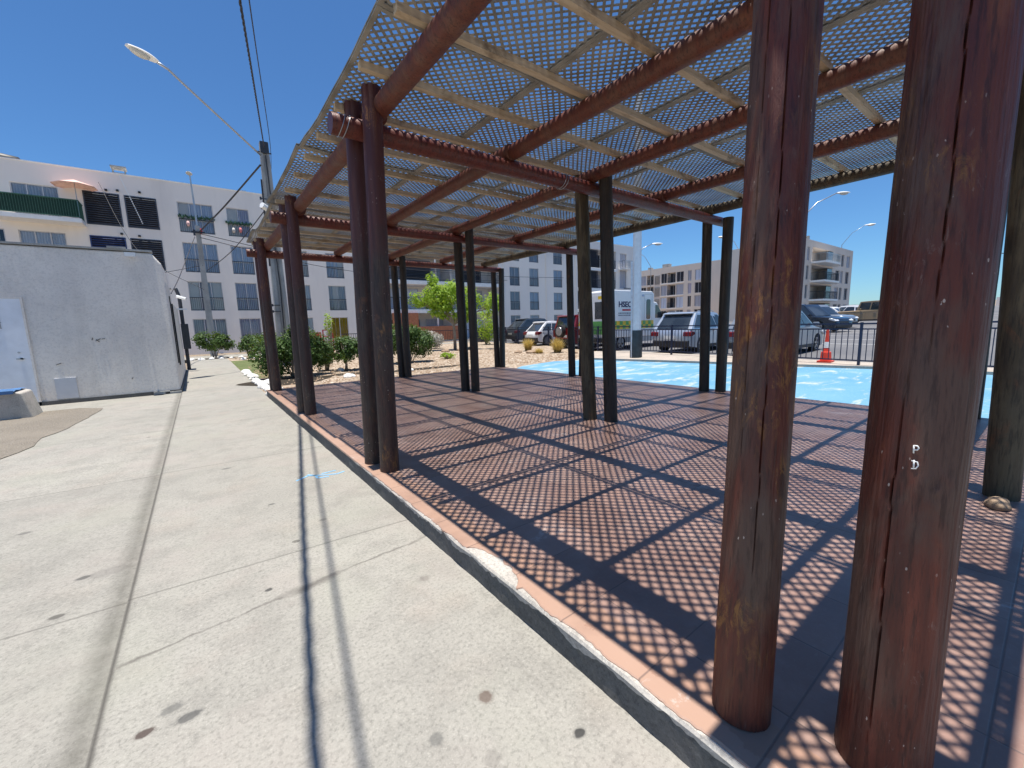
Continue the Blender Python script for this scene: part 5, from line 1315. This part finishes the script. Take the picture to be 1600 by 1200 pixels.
# white edging stones
rnd = random.Random(11); proto = []
for k in range(5): proto.append(stone('edging_stone', (0, 0, 0), .15, .12, .09, M_stonew, k * 3.7))
spots = [(1.24 + .07 * rnd.random() + (0 if y > 13 else .0), y) for y in [10.95 + .27 * k for k in range(26)]] + [(1.45 + .1 * rnd.random(), 11.4 + .33 * k) for k in range(8)]
spots += [(1.75 + .4 * k + rnd.uniform(-.1, .1), 24.6 + rnd.uniform(-.2, .2)) for k in range(5)] + [(-.35 + .42 * k, 26.1 + rnd.uniform(-.1, .1)) for k in range(7)] + [(-.3 + .4 * k, 26.6 + rnd.uniform(-.1, .1)) for k in range(4)]
spots += [(4.6 + rnd.uniform(-2, 2), 13.2 + rnd.uniform(-.3, 2.2)) for k in range(6)]
for k, (x, y) in enumerate(spots):
    s = proto[k] if k < 5 else proto[k % 5].copy()
    if k >= 5: C.objects.link(s)
    s.location = (x, y, zt(x, y) + .02); s.rotation_euler = (0, 0, rnd.uniform(0, 6.28)); q = rnd.uniform(.65, 1.15); s.scale = (q, q, q)
    tag(s, 'white stone in the row edging the right side of the path' if k < 34 else 'white stone in the row across the far end of the path' if k < 50 else 'white stone lying loose on the gravel between the shrubs', 'stone', 'white stones edging the path' if k < 34 else 'white stones across the path end' if k < 50 else 'loose white stones on the gravel')
for k, (x, y, s) in enumerate([(13.2, 15.9, .22), (13.0, 16.7, .18), (13.9, 13.6, .14), (14.2, 12.9, .12), (10.9, 20.6, .2), (12.9, 21.2, .22), (12.0, 20.8, .2)]):
    o = stone('garden_rock', (x, y, zt(x, y) + .02), s * 1.3, s, s * .6, M_rock, 20 + k * 2.2)
    tag(o, ['brown rock before the first tall dry tuft', 'flat brown rock left of the tall dry tufts', 'rock at the corner of the blue court by the far right post pair', 'small rock near the dark fence', 'rock left of the lime tree trunk', 'rock right of the lime tree trunk', 'rock in front of the lime tree trunk'][k], 'rock', 'brown garden rocks')
# scattered gravel stones over the bed
b = MB(); rnd = random.Random(21)
for k in range(2600):
    x = 1.5 + 12 * rnd.random(); y = 10.9 + 9.5 * rnd.random() ** 1.3
    if x > 7.6 and y < 11.9 + (x - 7.6) * .05: continue
    s = rnd.uniform(.018, .05); z = zt(x, y); a = rnd.uniform(0, 3); ca, sa = math.cos(a) * s, math.sin(a) * s
    i = len(b.v); b.v += [(x + ca, y + sa, z), (x - sa, y + ca, z), (x - ca, y - sa, z), (x + sa, y - ca, z), (x + ca * .2, y + sa * .2, z + s * .8)]
    for q in range(4): b.face((i + q, i + (q + 1) % 4, i + 4))
tag(b.build('gravel', M_rock), 'loose stones scattered over the garden bed behind the pergola', 'gravel', kind='stuff')
# red framed stand and bin near the facade
b = MB(); 
for x in (0, .55): b.bar((x, 0, 0), (x, 0, 1.35), .06, .06, (0, 1, 0))
for z in (.6, .95, 1.32): b.bar((0, 0, z), (.55, 0, z), .06, .06)
b.box(-.7, -.1, .0, .05, .5, 1.2)
o = b.build('metal_stand', M_red); o.location = (6.15, 27.2, .15); tag(o, 'small red metal frame stand in front of the facade above the shrubs', 'stand')
o = MB().box(0, .9, 0, .5, 0, 1.15).build('utility_cabinet', M_rail, bevel=.03); o.location = (17.9, 27.8, .17); tag(o, 'dark metal cabinet at the left end of the fence', 'cabinet')
b = MB(); L = 22
for z in (.95, .15): b.bar((0, 0, z), (L, 0, z), .04, .05)
k = 0
while k * .16 < L: b.box(k * .16, k * .16 + .02, -.01, .01, .15, .95); k += 1
o = b.build('garden_fence', M_rail); o.location = (8.3, 31.2, .2); tag(o, 'low black railing fence in front of the ground floor of the white block', 'fence')
for L_ in (L1, L2):
    L_.parent = postB; L_.matrix_parent_inverse = (pg_inv.inverted() @ pg_inv @ Matrix.Translation(Vector((1.458, .205, PZ - .002)))).inverted()
